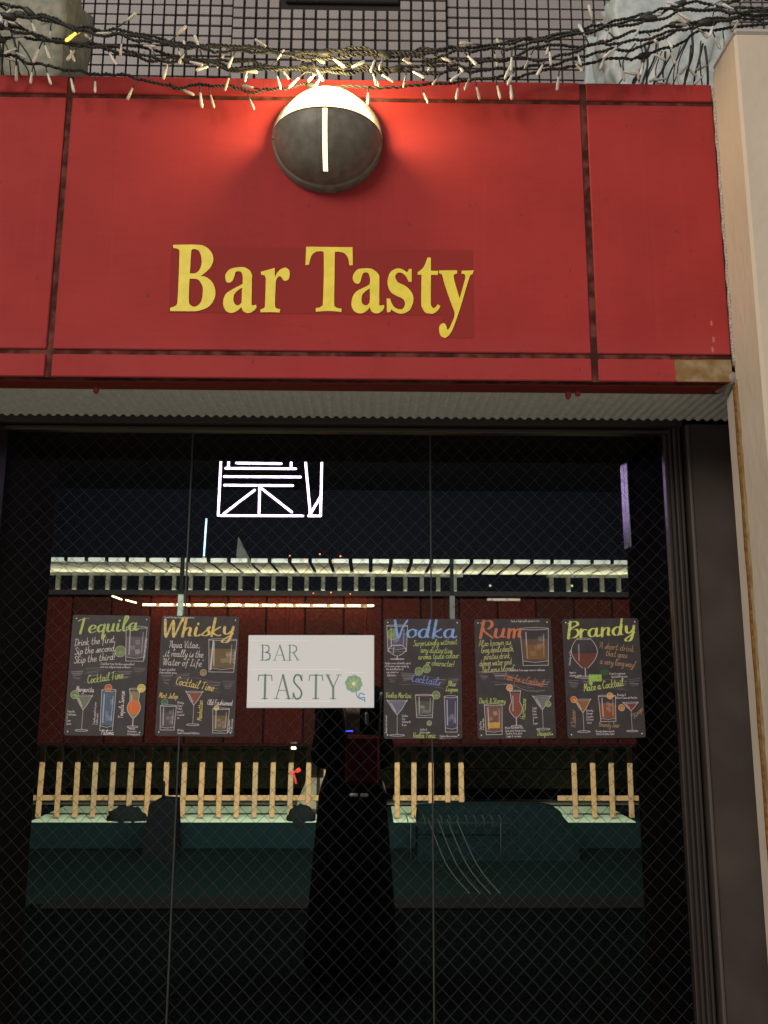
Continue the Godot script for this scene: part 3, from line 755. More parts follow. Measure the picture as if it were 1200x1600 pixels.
func facade() -> void:
	var o := thing("tiled_wall", "upper wall of square grey tiles with wide dark joints above the red fascia", "wall", Vector3(0, 2.92, -0.16))
	var joint := mat(srgb(0.03, 0.026, 0.026), 0.95, 0.0, 0.2)
	one("backing", Vector3(-0.3, 1.3, -0.012), Vector3(7.0, 3.6, 0.016), joint, o)
	one("bay_backing", Vector3(-0.106, 1.3, 0.006), Vector3(0.68, 3.6, 0.02), joint, o)
	var mats := []
	for k in 4:
		var v := 0.205 + 0.013 * k
		mats.append(tri_mat(noise_tex(0.06, srgb(v * 0.95, v * 0.91, v * 0.93), srgb(v * 1.06, v, v), 20 + k, 3, 256), 9.0, 0.42, 0.5))
	var pitch := 0.0366
	var s0 := S(); box(s0, Vector3.ZERO, Vector3(pitch - 0.0062, pitch - 0.0062, 0.008), 0.0012)
	s0.generate_normals()
	var tile := s0.commit()
	var spots := []
	for bay in 3:
		var x0: float = [-3.6, -0.446, 0.234][bay]
		var x1: float = [-0.446, 0.234, 3.0][bay]
		var z := 0.02 if bay == 1 else 0.0
		var off: float = [0.0, 0.013, 0.006][bay]
		var nx := int((x1 - x0) / pitch)
		var st: float = (x1 - x0) / nx
		for i in nx:
			for j in 27:
				var p := Vector3((x0 + (i + 0.5) * st) if bay != 2 else (x0 + (i + 0.5) * pitch), 0.25 + off + j * pitch, z)
				if p.y + 2.92 > 3.58 and p.y + 2.92 < 4.15 and p.x > -0.29 and p.x < 0.1: continue
				spots.append(p)
	spots.sort_custom(func(a, b): return Vector2(a.x * 0.35 + 0.02, (a.y - 0.56)).length() < Vector2(b.x * 0.35 + 0.02, (b.y - 0.56)).length())
	var rest := S()
	for i in spots.size():
		if i < 300:
			var m := inst("tile", tile, mats[rng.randi() % 4], o)
			m.position = spots[i] + Vector3(0, 0, rng.randf_range(-0.0007, 0.0007))
			m.rotation = Vector3(rng.randf_range(-0.006, 0.006), rng.randf_range(-0.006, 0.006), 0)
		else: box(rest, spots[i], Vector3(pitch - 0.0062, pitch - 0.0062, 0.008))
	obj("outer_tiles", rest, mats[1], o).set_meta("kind", "stuff")
	var f := one("window_frame", Vector3(-0.098, 0.944, 0.016), Vector3(0.36, 0.55, 0.024), mat(srgb(0.012, 0.012, 0.012), 0.6, 0.0, 0.3), o, 0.004)
	one("pane", Vector3(-0.098, 0.95, 0.031), Vector3(0.31, 0.5, 0.004), mat(srgb(0.004, 0.005, 0.006), 0.3, 0.0, 0.2), f)

func panel_texture() -> ImageTexture:
	var im := Image.create(1280, 420, false, Image.FORMAT_RGB8)      # x -1.7 .. 0.86, y 2.12 .. 2.96
	var n := FastNoiseLite.new(); n.seed = 4; n.frequency = 0.006; n.fractal_octaves = 4
	var m := FastNoiseLite.new(); m.seed = 8; m.frequency = 0.05; m.fractal_octaves = 3
	var base := Vector3(0.288, 0.031, 0.03)
	for y in 420:
		for x in 1280:
			var k := 1.0 + 0.13 * n.get_noise_2d(x, y) + 0.045 * m.get_noise_2d(x * 0.3, y * 3.0) + 0.03 * m.get_noise_2d(x * 2.5, y * 0.1)
			var c := base * k
			var Y := 2.96 - y / 500.0
			var fade := clampf(1.0 - absf(Y - 2.214) / 0.07, 0.0, 1.0) + clampf(1.0 - absf(Y - 2.152) / 0.05, 0.0, 1.0) * 0.7   # sun-bleached, chalky lower strip
			c = c.lerp(Vector3(0.33, 0.062, 0.066), 0.35 * fade * (0.6 + 0.5 * n.get_noise_2d(x * 1.7 + 300, y)))
			im.set_pixel(x, y, srgb(c.x, c.y, c.z))
	for i in 60:                                                      # dark specks of dirt, more of them right of the middle
		var p := Vector2(rng.randf_range(700, 1270), rng.randf_range(60, 400)) if i < 40 else Vector2(rng.randf_range(300, 1270), rng.randf_range(40, 400))
		line(im, p, p + Vector2(rng.randf_range(-1.5, 1.5), rng.randf_range(0, 4)), rng.randf_range(0.9, 2.4), srgb(0.1, 0.03, 0.028), rng.randf_range(0.3, 0.8))
	for i in 46:                                                      # soot runs from the top edge, faint pale runs further down
		var x := rng.randf_range(200, 1260)
		var l := rng.randf_range(8, 34)
		for k in 5: line(im, Vector2(x + k * 2, 18), Vector2(x + k * 2 + rng.randf_range(-2, 2), 22 + l * rng.randf()), 2.5, srgb(0.12, 0.035, 0.03), rng.randf_range(0.06, 0.22))
	for i in 150:                                                     # grime along the joints
		var p := Vector2(rng.randf_range(200, 1265), [46.0, 52.0, 370.0, 376.0, 400.0][rng.randi() % 5] + rng.randf_range(-3, 3))
		if i % 4 == 0: p = Vector2([480.0, 489.0, 1102.0, 1110.0][rng.randi() % 4] + rng.randf_range(-3, 3), rng.randf_range(20, 400))
		line(im, p, p + (Vector2(rng.randf_range(-9, 9), 0.5) if i % 4 else Vector2(0.5, rng.randf_range(-14, 14))), rng.randf_range(1.5, 4.5), srgb(0.12, 0.03, 0.026), rng.randf_range(0.05, 0.2))
	for i in 14:
		var x := rng.randf_range(250, 1260)
		line(im, Vector2(x, rng.randf_range(60, 200)), Vector2(x + rng.randf_range(-3, 3), rng.randf_range(250, 370)), rng.randf_range(2, 5), srgb(0.36, 0.06, 0.06), 0.12)
	for i in 40:                                                      # the stained patch under the cables on the right of the top strip
		var p := Vector2(rng.randf_range(960, 1120), rng.randf_range(20, 46))
		line(im, p, p + Vector2(rng.randf_range(-12, 12), 0), rng.randf_range(4, 9), srgb(0.16, 0.045, 0.035), 0.16)
	for p in [Vector2(1244, 330), Vector2(1245, 350), Vector2(1243, 362)]: line(im, p, p + Vector2(0, 4), 2.5, srgb(0.5, 0.2, 0.2), 0.7)
	return ImageTexture.create_from_image(im)

func fascia() -> void:
	var o := thing("shop_fascia", "red panelled fascia with yellow lettering over the wired glass shop window", "shop sign", Vector3.ZERO)
	var red := mat(Color.WHITE, 0.65, 0.0, 0.2)
	red.albedo_texture = panel_texture(); red.texture_repeat = false
	var seal := tri_mat(noise_tex(0.035, srgb(0.04, 0.014, 0.011), srgb(0.13, 0.045, 0.035), 31), 1.2, 0.85, 0.2)
	var world := Rect2(-1.7, 2.12, 2.56, 0.84)
	var cols := [[-1.7, -0.7385], [-0.7235, 0.505], [0.5205, 0.829]]
	var rows := [[2.1535, 2.2075], [2.2195, 2.858], [2.8695, 2.917]]
	one("backing_board", Vector3(-0.4355, 2.535, 0.3745), Vector3(2.53, 0.764, 0.021), seal, o)
	uvr = world
	for c in cols:
		for r in rows:
			var s := S()
			box(s, Vector3((c[0] + c[1]) / 2, (r[0] + r[1]) / 2, 0.3835), Vector3(c[1] - c[0], r[1] - r[0], 0.013), 0.0022)
			obj("panel", s, red, o)
	uvr = Rect2(0, 0, 1, 1)
	one("canopy_top", Vector3(-0.4355, 2.907, 0.1045), Vector3(2.53, 0.02, 0.517), mat(srgb(0.07, 0.065, 0.06), 0.8), o)
	one("end_cheek", Vector3(0.819, 2.54, 0.11), Vector3(0.02, 0.71, 0.5), mat(srgb(0.2, 0.19, 0.17), 0.8), o)
	# lip underneath, corrugated soffit behind it
	one("drip_lip", Vector3(-0.4355, 2.160, 0.3335), Vector3(2.53, 0.016, 0.06), mat(srgb(0.17, 0.024, 0.018), 0.55, 0.0, 0.3), o, 0.003)
	for p in [[-0.645, 0.016], [0.467, 0.02], [0.49, 0.012]]:
		var s := S(true); lathe(s, [Vector2(0.0005, -p[1]), Vector2(0.006, -p[1] * 0.7), Vector2(0.008, 0.0)], 7, Vector3(p[0], 2.153, 0.312), Basis(Vector3.RIGHT, -PI / 2))
		obj("paint_drip", s, mat(srgb(0.25, 0.02, 0.02), 0.5), o)
	var s := S(true)
	var n := 1500
	for i in n:
		var xa := -1.7 + 3.0 * i / n
		var xb := -1.7 + 3.0 * (i + 1) / n
		var ya := 2.1655 + 0.0026 * clampf(sin(xa * TAU / 0.0245) * 1.6, -1, 1)
		var yb := 2.1655 + 0.0026 * clampf(sin(xb * TAU / 0.0245) * 1.6, -1, 1)
		quad(s, Vector3(xa, ya, 0.052), Vector3(xb, yb, 0.052), Vector3(xb, yb, 0.304), Vector3(xa, ya, 0.304))
	obj("corrugated_soffit", s, tri_mat(noise_tex(0.03, srgb(0.56, 0.58, 0.5), srgb(0.68, 0.69, 0.6), 33), 2.2, 0.6, 0.3), o)
	# where the paint has come off at the bottom right corner
	var patch := curve("7005,21540c 6960,21640 6985,21760 6950,21900 7010,22060 7300,22050 7700,22070 8270,22070c 8270,21540c", 0.0001, Vector2.ZERO)
	s = S(); prism(s, patch, [], 0.3899, 0.3908); var bare := obj("bare_patch", s, tri_mat(noise_tex(0.05, srgb(0.17, 0.1, 0.04), srgb(0.25, 0.19, 0.115), 35), 0.8, 0.9, 0.2), o)
	bare.set_meta("label", "bare ochre patch where the red paint has peeled off")
	# lettering on darker backing film
	var film := mat(srgb(0.24, 0.03, 0.0275), 0.7, 0.0, 0.15)
	s = S()
	prism(s, PackedVector2Array([Vector2(-0.466, 2.309), Vector2(0.163, 2.309), Vector2(0.163, 2.254), Vector2(0.236, 2.254), Vector2(0.236, 2.472), Vector2(-0.466, 2.472)]), [], 0.3901, 0.3907)
	var sheet := obj("vinyl_sheet", s, film, o)
	var gold := tri_mat(noise_tex(0.02, srgb(0.68, 0.57, 0.05), srgb(0.75, 0.63, 0.07), 36), 3.0, 0.45, 0.4)
	for ltr in ["B", "a", "r", "T", "e", "s", "t", "y"]:
		var holes := []
		for k in [1, 2]:
			if GLYPH.has(ltr + str(k)): holes.append(curve(GLYPH[ltr + str(k)], 0.0001, Vector2(0, 2.31)))
		s = S(); prism(s, curve(GLYPH[ltr + "0"], 0.0001, Vector2(0, 2.31)), holes, 0.3906, 0.3922)
		obj("letter", s, gold, sheet)

func pillar() -> void:
	var o := thing("pillar", "pale rendered pillar at the right end of the shop front, rust streak down its side", "pillar", Vector3(0.832, 0, 0.0))
	var tex := noise_tex(0.006, srgb(0.45, 0.395, 0.315), srgb(0.485, 0.425, 0.345), 41)
	var m := tri_mat(tex, 1.2, 0.8, 0.3)
	m.uv1_scale = Vector3(1.1, 0.7, 1.1)
	m.heightmap_enabled = true; m.heightmap_scale = 0.06; m.heightmap_texture = noise_tex(0.12, Color.BLACK, Color.WHITE, 42, 3, 256)
	one("back_fill", Vector3(0.402, 2.56, 0.18), Vector3(0.8, 0.72, 0.36), mat(srgb(0.2, 0.19, 0.17), 0.8), o)
	one("shaft", Vector3(0.4, 1.475, 0.457), Vector3(0.8, 2.95, 0.133), m, o, 0.006)
	one("cap", Vector3(0.402, 2.958, 0.458), Vector3(0.8, 0.016, 0.13), mat(srgb(0.35, 0.32, 0.29), 0.8), o, 0.005)
	one("return_strip", Vector3(0.402, 1.08, 0.3605), Vector3(0.8, 2.158, 0.054), tri_mat(tex, 1.7, 0.75, 0.3), o, 0.003)
	# rust seam between strip and shaft, and the old sealant beside the fascia
	var rust := tri_mat(noise_tex(0.05, srgb(0.1, 0.04, 0.012), srgb(0.2, 0.105, 0.035), 44), 2.5, 0.9, 0.15)
	var s := S(true)
	var pts := []
	for i in 40: pts.append(Vector3(-0.0005 + 0.0006 * sin(i * 1.7), 0.02 + i * 0.0545, 0.3895))
	tube(s, pts, 0.0052, 6); obj("rust_seam", s, rust, o)
	one("rust_stain", Vector3(-0.0006, 1.08, 0.4015), Vector3(0.0016, 2.15, 0.013), tri_mat(noise_tex(0.02, srgb(0.24, 0.17, 0.08), srgb(0.36, 0.3, 0.19), 47), 1.5, 0.9, 0.1), o)
	s = S(true); pts = []
	for i in 34: pts.append(Vector3(-0.0012 + 0.001 * sin(i * 2.3), 2.19 + i * 0.0216, 0.3965 + 0.0012 * sin(i * 1.1)))
	var rr := []
	for i in 34: rr.append(0.0034 + 0.0016 * rng.randf())
	tube(s, pts, rr, 6); obj("sealant_bead", s, tri_mat(noise_tex(0.09, srgb(0.12, 0.1, 0.08), srgb(0.5, 0.47, 0.42), 45), 4.0, 0.8), o)
	s = S(true); nets(s, [[Vector3(-0.012, 2.157, 0.33), Vector3(-0.004, 2.168, 0.378), 0.011, 0.015], [Vector3(-0.004, 2.14, 0.35), Vector3(-0.002, 2.16, 0.382), 0.007, 0.011]], 0.004, 0.01)
	obj("mortar_lump", s, mat(srgb(0.2, 0.18, 0.16), 0.95), o)
	# dark sheet metal filling the wall beside the window frame, behind the pillar
	var c := thing("metal_panel", "dark brown sheet metal panel between the window frame and the pillar", "metal panel", Vector3(0.832, 0, 0))
	one("sheet", Vector3(0.262, 1.078, 0.03), Vector3(0.504, 2.154, 0.04), tri_mat(noise_tex(0.006, srgb(0.047, 0.038, 0.034), srgb(0.066, 0.053, 0.048), 46), 1.0, 0.55, 0.3), c, 0.002)
	one("folded_edge", Vector3(0.0125, 1.077, 0.053), Vector3(0.008, 2.15, 0.01), mat(srgb(0.07, 0.058, 0.053), 0.5), c, 0.002)

func window_front() -> void:
	var o := thing("shop_window", "wide shop window of three wired glass panes in a dark metal frame", "window", Vector3.ZERO)
	var fr := mat(srgb(0.026, 0.022, 0.019), 0.45, 0.0, 0.4)
	var fr2 := mat(srgb(0.075, 0.062, 0.056), 0.3, 0.7, 0.5)
	one("head_frame", Vector3(-0.1, 2.1585, 0.015), Vector3(1.87, 0.022, 0.07), fr, o, 0.002)
	one("head_bead", Vector3(-0.1, 2.139, 0.012), Vector3(1.868, 0.012, 0.03), fr2, o, 0.002)
	one("sill_frame", Vector3(-0.1, 0.03, 0.01), Vector3(1.868, 0.06, 0.06), fr, o, 0.003)
	var k := 0
	for p in [[0.797, 0.010, 0.024], [0.806, 0.008, 0.034], [0.8155, 0.010, 0.046], [0.8245, 0.007, 0.052]]:
		one("jamb_profile", Vector3(p[0], 1.075, p[2] / 2 - 0.005), Vector3(p[1], 2.146, p[2]), [fr2, fr, fr2, fr][k], o, 0.0022)
		k += 1
	one("left_jamb", Vector3(-0.995, 1.08, 0.02), Vector3(0.03, 2.14, 0.06), fr, o, 0.002)
	var pane := mat(Color(0, 0, 0, 0.002), 0.0, 0.0, 0.12)
	pane.transparency = BaseMaterial3D.TRANSPARENCY_ALPHA
	var wire := mat(srgb(0.031, 0.031, 0.034), 0.6, 0.0, 0.2)
	var silicone := mat(srgb(0.011, 0.013, 0.011), 0.6)
	var xs := [[-0.978, -0.4825], [-0.4785, 0.1595], [0.1635, 0.7915]]
	for p in xs:
		var s := S()
		quad(s, Vector3(p[0], 0.06, 0.0), Vector3(p[1], 0.06, 0.0), Vector3(p[1], 2.134, 0.0), Vector3(p[0], 2.134, 0.0))
		var g := obj("glass_pane", s, pane, o)
		s = S()                                                   # the diamond wire mesh cast into the glass, just behind its face
		var w := 0.0005
		var step := 0.0402
		for fam in [-1.0, 1.0]:
			var z := -0.004 if fam < 0 else -0.0052
			for i in range(-120, 120):
				var pts := []                                      # clip the line x = c + fam * y to the pane
				var c := i * step
				var ya := 0.062
				var yb := 2.132
				if fam > 0: ya = maxf(ya, p[0] - c); yb = minf(yb, p[1] - c)
				else: ya = maxf(ya, c - p[1]); yb = minf(yb, c - p[0])
				if yb - ya < 0.01: continue
				var a := Vector3(c + fam * ya, ya, z)
				var b := Vector3(c + fam * yb, yb, z)
				var segs := maxi(1, int((b - a).length() / 0.11))
				var pv := a
				for q in segs:                                     # drawn wire is never quite straight
					var e := a.lerp(b, float(q + 1) / segs)
					if q < segs - 1: e += Vector3(rng.randf_range(-0.0009, 0.0009), rng.randf_range(-0.0009, 0.0009), 0)
					var d := (e - pv).normalized()
					var nrm := Vector3(-d.y, d.x, 0) * w
					quad(s, pv - nrm, e - nrm, e + Vector3(0, 0, w), pv + Vector3(0, 0, w))
					quad(s, pv + Vector3(0, 0, w), e + Vector3(0, 0, w), e + nrm, pv + nrm)
					pv = e
		obj("wire_mesh", s, wire, g).set_meta("kind", "stuff")
	for x in [-0.4805, 0.1615]: one("silicone_joint", Vector3(x, 1.097, -0.001), Vector3(0.0034, 2.07, 0.006), silicone, o)

func lamp() -> void:
	var o := thing("wall_lamp", "round black eyelid wall lamp glowing white above the yellow lettering", "lamp", Vector3(-0.107, 2.744, 0.39))
	var black := tri_mat(noise_tex(0.05, srgb(0.1, 0.094, 0.07), srgb(0.17, 0.16, 0.125), 51), 1.3, 0.5, 0.5)  # hood and ring colour lifted to carry the lamp's glare
	var s := S(true)
	lathe(s, [Vector2(0.131, 0.0), Vector2(0.131, 0.022), Vector2(0.126, 0.028), Vector2(0.118, 0.028)], 48, Vector3.ZERO, Basis.IDENTITY)
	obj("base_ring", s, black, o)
	# glowing glass dome
	s = S(true)
	var R := 0.117
	var prof := []
	for i in 13:
		var a := PI / 2 * i / 12
		prof.append(Vector2(maxf(R * cos(a), 0.0004), 0.02 + R * 0.86 * sin(a)))
	lathe(s, prof, 40, Vector3.ZERO, Basis.IDENTITY)
	obj("glass_globe", s, glow(srgb(1.0, 0.8, 0.35), 2.7), o)
	# hood: lower half shell with a slit in front
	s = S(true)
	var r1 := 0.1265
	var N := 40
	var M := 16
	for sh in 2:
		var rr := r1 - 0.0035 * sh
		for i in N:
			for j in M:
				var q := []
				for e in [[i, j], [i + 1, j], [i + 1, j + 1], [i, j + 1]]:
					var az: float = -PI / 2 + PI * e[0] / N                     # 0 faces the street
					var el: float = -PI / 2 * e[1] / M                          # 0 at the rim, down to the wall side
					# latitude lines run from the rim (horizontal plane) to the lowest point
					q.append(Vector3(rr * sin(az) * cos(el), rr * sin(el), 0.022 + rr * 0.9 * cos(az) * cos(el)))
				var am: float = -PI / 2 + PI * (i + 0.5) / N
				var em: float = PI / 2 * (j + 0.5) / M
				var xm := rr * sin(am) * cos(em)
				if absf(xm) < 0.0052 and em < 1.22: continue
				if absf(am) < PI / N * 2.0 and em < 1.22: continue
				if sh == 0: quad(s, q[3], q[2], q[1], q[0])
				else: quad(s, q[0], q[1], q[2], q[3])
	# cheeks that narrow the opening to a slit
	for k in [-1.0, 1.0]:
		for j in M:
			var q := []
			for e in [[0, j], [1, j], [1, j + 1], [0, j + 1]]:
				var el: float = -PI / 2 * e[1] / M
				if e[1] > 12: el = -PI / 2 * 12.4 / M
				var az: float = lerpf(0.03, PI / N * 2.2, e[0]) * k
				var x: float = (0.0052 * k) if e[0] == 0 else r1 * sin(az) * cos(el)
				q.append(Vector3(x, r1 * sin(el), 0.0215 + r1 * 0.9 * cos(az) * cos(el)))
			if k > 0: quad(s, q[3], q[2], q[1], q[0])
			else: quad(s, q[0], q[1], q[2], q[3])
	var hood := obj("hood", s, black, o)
	var rim := S(true)
	var pts := []
	for i in 25:
		var az: float = -PI / 2 + PI * i / 24
		pts.append(Vector3((r1 - 0.001) * sin(az), 0.0, 0.022 + (r1 - 0.001) * 0.9 * cos(az)))
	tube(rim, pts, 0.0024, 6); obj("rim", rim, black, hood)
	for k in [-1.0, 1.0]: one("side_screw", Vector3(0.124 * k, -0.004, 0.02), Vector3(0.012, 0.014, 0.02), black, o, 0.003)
	var l := OmniLight3D.new(); l.name = "lamp_light"; l.position = Vector3(0, 0.062, 0.096)
	l.light_energy = 0.34; l.light_color = Color(1.0, 0.87, 0.6); l.light_size = 0.06; l.omni_range = 12.0; l.omni_attenuation = 2.0; l.shadow_enabled = true
	o.add_child(l)

func rumpled(c: Vector3, size: Vector3, amp: float, sd: int) -> SurfaceTool:
	var n := FastNoiseLite.new(); n.seed = sd; n.frequency = 6.0; n.fractal_octaves = 3; n.fractal_gain = 0.6
	var s := S(true)
	var N := 18
	for ax in 3:
		for sg in [-1.0, 1.0]:
			var u := (ax + 1) % 3
			var v := (ax + 2) % 3
			for i in N:
				for j in N:
					var q := []
					for e in [[i, j], [i + 1, j], [i + 1, j + 1], [i, j + 1]]:
						var p := Vector3.ZERO
						p[ax] = sg; p[u] = -1.0 + 2.0 * e[0] / N; p[v] = -1.0 + 2.0 * e[1] / N
						p = p * size / 2.0
						var d := amp * absf(n.get_noise_3d(p.x * 1.6, p.y * 0.35, p.z * 1.6)) * 2.0
						var outw := p.normalized()
						q.append(c + p + outw * d + Vector3(n.get_noise_3d(p.y * 2.0, p.z, 7.0), n.get_noise_3d(p.x, p.z, 3.0), 0.0) * amp)
					if sg > 0: quad(s, q[0], q[1], q[2], q[3])
					else: quad(s, q[3], q[2], q[1], q[0])
	return s

func boxes() -> void:
	var o := thing("wrapped_box", "grey green sheet-wrapped box on the canopy's left end, behind the dark cables", "box", Vector3(-0.99, 2.918, 0.17))
	obj("sheet", rumpled(Vector3(0, 0.2, 0), Vector3(0.36, 0.4, 0.2), 0.012, 61), tri_mat(noise_tex(0.03, srgb(0.14, 0.16, 0.12), srgb(0.25, 0.24, 0.18), 62), 2.0, 0.6, 0.4), o)
	one("base_board", Vector3(0.02, 0.01, 0.01), Vector3(0.38, 0.02, 0.22), mat(srgb(0.05, 0.04, 0.03), 0.9), o, 0.003)
	o = thing("wrapped_box", "pale blue creased sheet-wrapped box on the canopy's right end beside the pillar", "box", Vector3(0.8, 2.918, 0.14))
	obj("sheet", rumpled(Vector3(-0.01, 0.185, 0), Vector3(0.29, 0.37, 0.2), 0.022, 63), tri_mat(noise_tex(0.03, srgb(0.3, 0.36, 0.37), srgb(0.42, 0.46, 0.46), 64), 2.0, 0.5, 0.5), o)
	one("back_board", Vector3(-0.06, 0.19, -0.08), Vector3(0.27, 0.39, 0.03), mat(srgb(0.36, 0.42, 0.44), 0.6), o, 0.006, Basis(Vector3.BACK, -0.08))
	var s := S(); prism(s, PackedVector2Array([Vector2(-0.12, 0.0), Vector2(-0.02, 0.0), Vector2(-0.12, 0.05)]), [], 0.115, 0.13)
	obj("torn_card", s, mat(srgb(0.12, 0.08, 0.04), 0.9), o)

var bulb_mesh: ArrayMesh
var lead_mesh: ArrayMesh
func festoon() -> void:
	var s := S(true)
	lathe(s, [Vector2(0.0002, -0.033), Vector2(0.0022, -0.0325), Vector2(0.0036, -0.029), Vector2(0.0036, -0.018), Vector2(0.0027, -0.011), Vector2(0.0024, 0.0), Vector2(0.0003, 0.0005)], 8, Vector3.ZERO, Basis.IDENTITY)
	s.generate_normals(); bulb_mesh = s.commit()
	s = S(true); tube(s, [Vector3(0, 0, -0.001), Vector3(0, 0, 0.012), Vector3(0.001, 0, 0.022)], 0.0017, 5)
	s.generate_normals(); lead_mesh = s.commit()
	var cable := mat(srgb(0.026, 0.027, 0.023), 0.55, 0.0, 0.4)
	var caps := []
	for c in [[0.55, 0.53, 0.46], [0.62, 0.6, 0.56], [0.42, 0.4, 0.34], [0.5, 0.52, 0.52]]:
		var m := mat(srgb(c[0], c[1], c[2]), 0.35, 0.0, 0.5)
		m.backlight_enabled = true; m.backlight = Color(0.35, 0.33, 0.28)
		caps.append(m)
	var lit := glow(srgb(1.0, 0.72, 0.12), 0.9)
	var how := {
		"low": "lowest cable of white bulbs, sagging in front of the lamp's top", "mid": "cable of white bulbs just above the lowest one", "mid2": "cable of bulbs running between the bundle's middle and top",
		"up": "topmost black cable across the tiled wall", "up2": "second cable from the top of the bundle", "up3": "thin cable that climbs highest at both ends", "wide": "loose cable crossing the others in the bundle",
	}
	var idx := 0
	for key in STRAND:
		var o := thing("light_string", how[key] + " over the fascia", "string lights", Vector3.ZERO, "fairy light cables strung over the fascia")
		var raw := []
		var zz := 0.435 + 0.012 * ((idx * 5) % 7)
		for tok in STRAND[key].split(" "):
			var p := Vector3(float(tok.split(",")[0]), float(tok.split(",")[1]), 0) / 1000.0
			p = Vector3(0, 1.5, 2.25) + (Vector3(p.x, p.y, 0.45) - Vector3(0, 1.5, 2.25)) * ((2.25 - zz) / 1.8)
			raw.append(p)
		raw.push_front(Vector3(-1.6, raw[0].y + 0.05, 0.42)); raw.append(Vector3(1.58, raw[-1].y - 0.03, 0.44))
		var line3 := smooth3(raw, 10)
		var n := line3.size()
		for i in n: line3[i] += Vector3(0, rng.randf_range(-0.003, 0.003) + 0.0045 * sin(i * 0.31 + idx) + 0.003 * sin(i * 0.83 + idx * 3), 0.005 * sin(i * 0.4 + idx * 2))
		for strand in 2:
			var w := []
			for i in range(0, n):
				for h in 4:
					var a: Vector3 = line3[i]
					if i == n - 1 and h > 0: break
					if i < n - 1: a = a.lerp(line3[i + 1], h / 4.0)
					var ph := (i * 4 + h) * 1.05 + PI * strand
					w.append(a + Vector3(0, cos(ph), sin(ph)) * 0.0022)
			s = S(true); tube(s, w, 0.0021, 5)
			obj("wire", s, cable, o)
		for tp in 3:                                              # lumps of black tape that tie the bundle
			var q := clampi(int((tp + 0.3 + 0.4 * rng.randf()) * n / 3.0), 2, n - 3)
			var dd: Vector3 = (line3[q + 1] - line3[q - 1]).normalized()
			s = S(true); tube(s, [line3[q] - dd * 0.016, line3[q] - dd * 0.011, line3[q] + dd * 0.01, line3[q] + dd * 0.017], [0.004, 0.0075, 0.0082, 0.004], 7); obj("tape_wrap", s, cable, o)
		var count: int = {"low": 32, "mid": 28, "mid2": 24, "up": 18, "up2": 16, "up3": 12, "wide": 20}[key]
		for b in count:
			var at: Vector3 = line3[clampi(int((b + rng.randf_range(0.15, 0.85)) * n / count), 0, n - 1)]
			var down: bool = key == "low" and rng.randf() < 0.8 or rng.randf() < 0.45
			var ang := rng.randf_range(-0.55, 0.55) if down else rng.randf_range(-2.9, 2.9)
			var bs := Basis(Vector3.BACK, ang) * Basis(Vector3.RIGHT, -PI / 2 + rng.randf_range(-0.3, 0.5))
			var body := inst("bulb", bulb_mesh, lit if (key == "up2" and b == 3) or (key == "mid2" and b == 4) else caps[rng.randi() % 4], o)
			body.basis = bs.scaled(Vector3.ONE * rng.randf_range(0.85, 1.15)); body.position = at + bs * Vector3(0, 0, -0.024) + Vector3(0, 0, 0.004)
			var ld := inst("lead", lead_mesh, cable, body)
			ld.position = Vector3(0, 0, 0.0)
		idx += 1
	# slack cable ends hanging in front of the two wrapped boxes
	for k in 36:
		var right := k % 2 == 0
		var x := rng.randf_range(0.62, 0.81) if right else rng.randf_range(-1.0, -0.84)
		var top := Vector3(x + (0.03 if right else -0.02), 3.045 + rng.randf_range(-0.03, 0.03) + ((x - 0.7) * 0.3 if right else 0.0), 0.352 + 0.0009 * k)
		var o := thing("hanging_cable", ("slack cable end hanging before the pale blue wrapped box by the pillar" if right else "slack cable end hanging before the grey green wrapped box at far left"), "cable", top, "slack cables before the right wrapped box" if right else "slack cables before the left wrapped box")
		s = S(true)
		var bot := Vector3(rng.randf_range(-0.07, 0.0) if right else rng.randf_range(-0.01, 0.05), -0.135 + rng.randf_range(-0.0, 0.02) - (top.y - 3.045), -0.002)
		tube(s, smooth3([Vector3.ZERO, bot * 0.4 + Vector3(rng.randf_range(-0.012, 0.012), 0, 0), bot * 0.75 + Vector3(rng.randf_range(-0.008, 0.008), 0, 0), bot], 5), rng.randf_range(0.0012, 0.0034), 5)
		obj("wire", s, cable, o)
		if k % 3 != 0:
			var body := inst("bulb", bulb_mesh, caps[rng.randi() % 4], o)
			body.basis = Basis(Vector3.BACK, rng.randf_range(-1.5, 1.5)) * Basis(Vector3.RIGHT, -PI / 2); body.position = bot * rng.randf_range(0.3, 0.9) + Vector3(0, 0, 0.005)

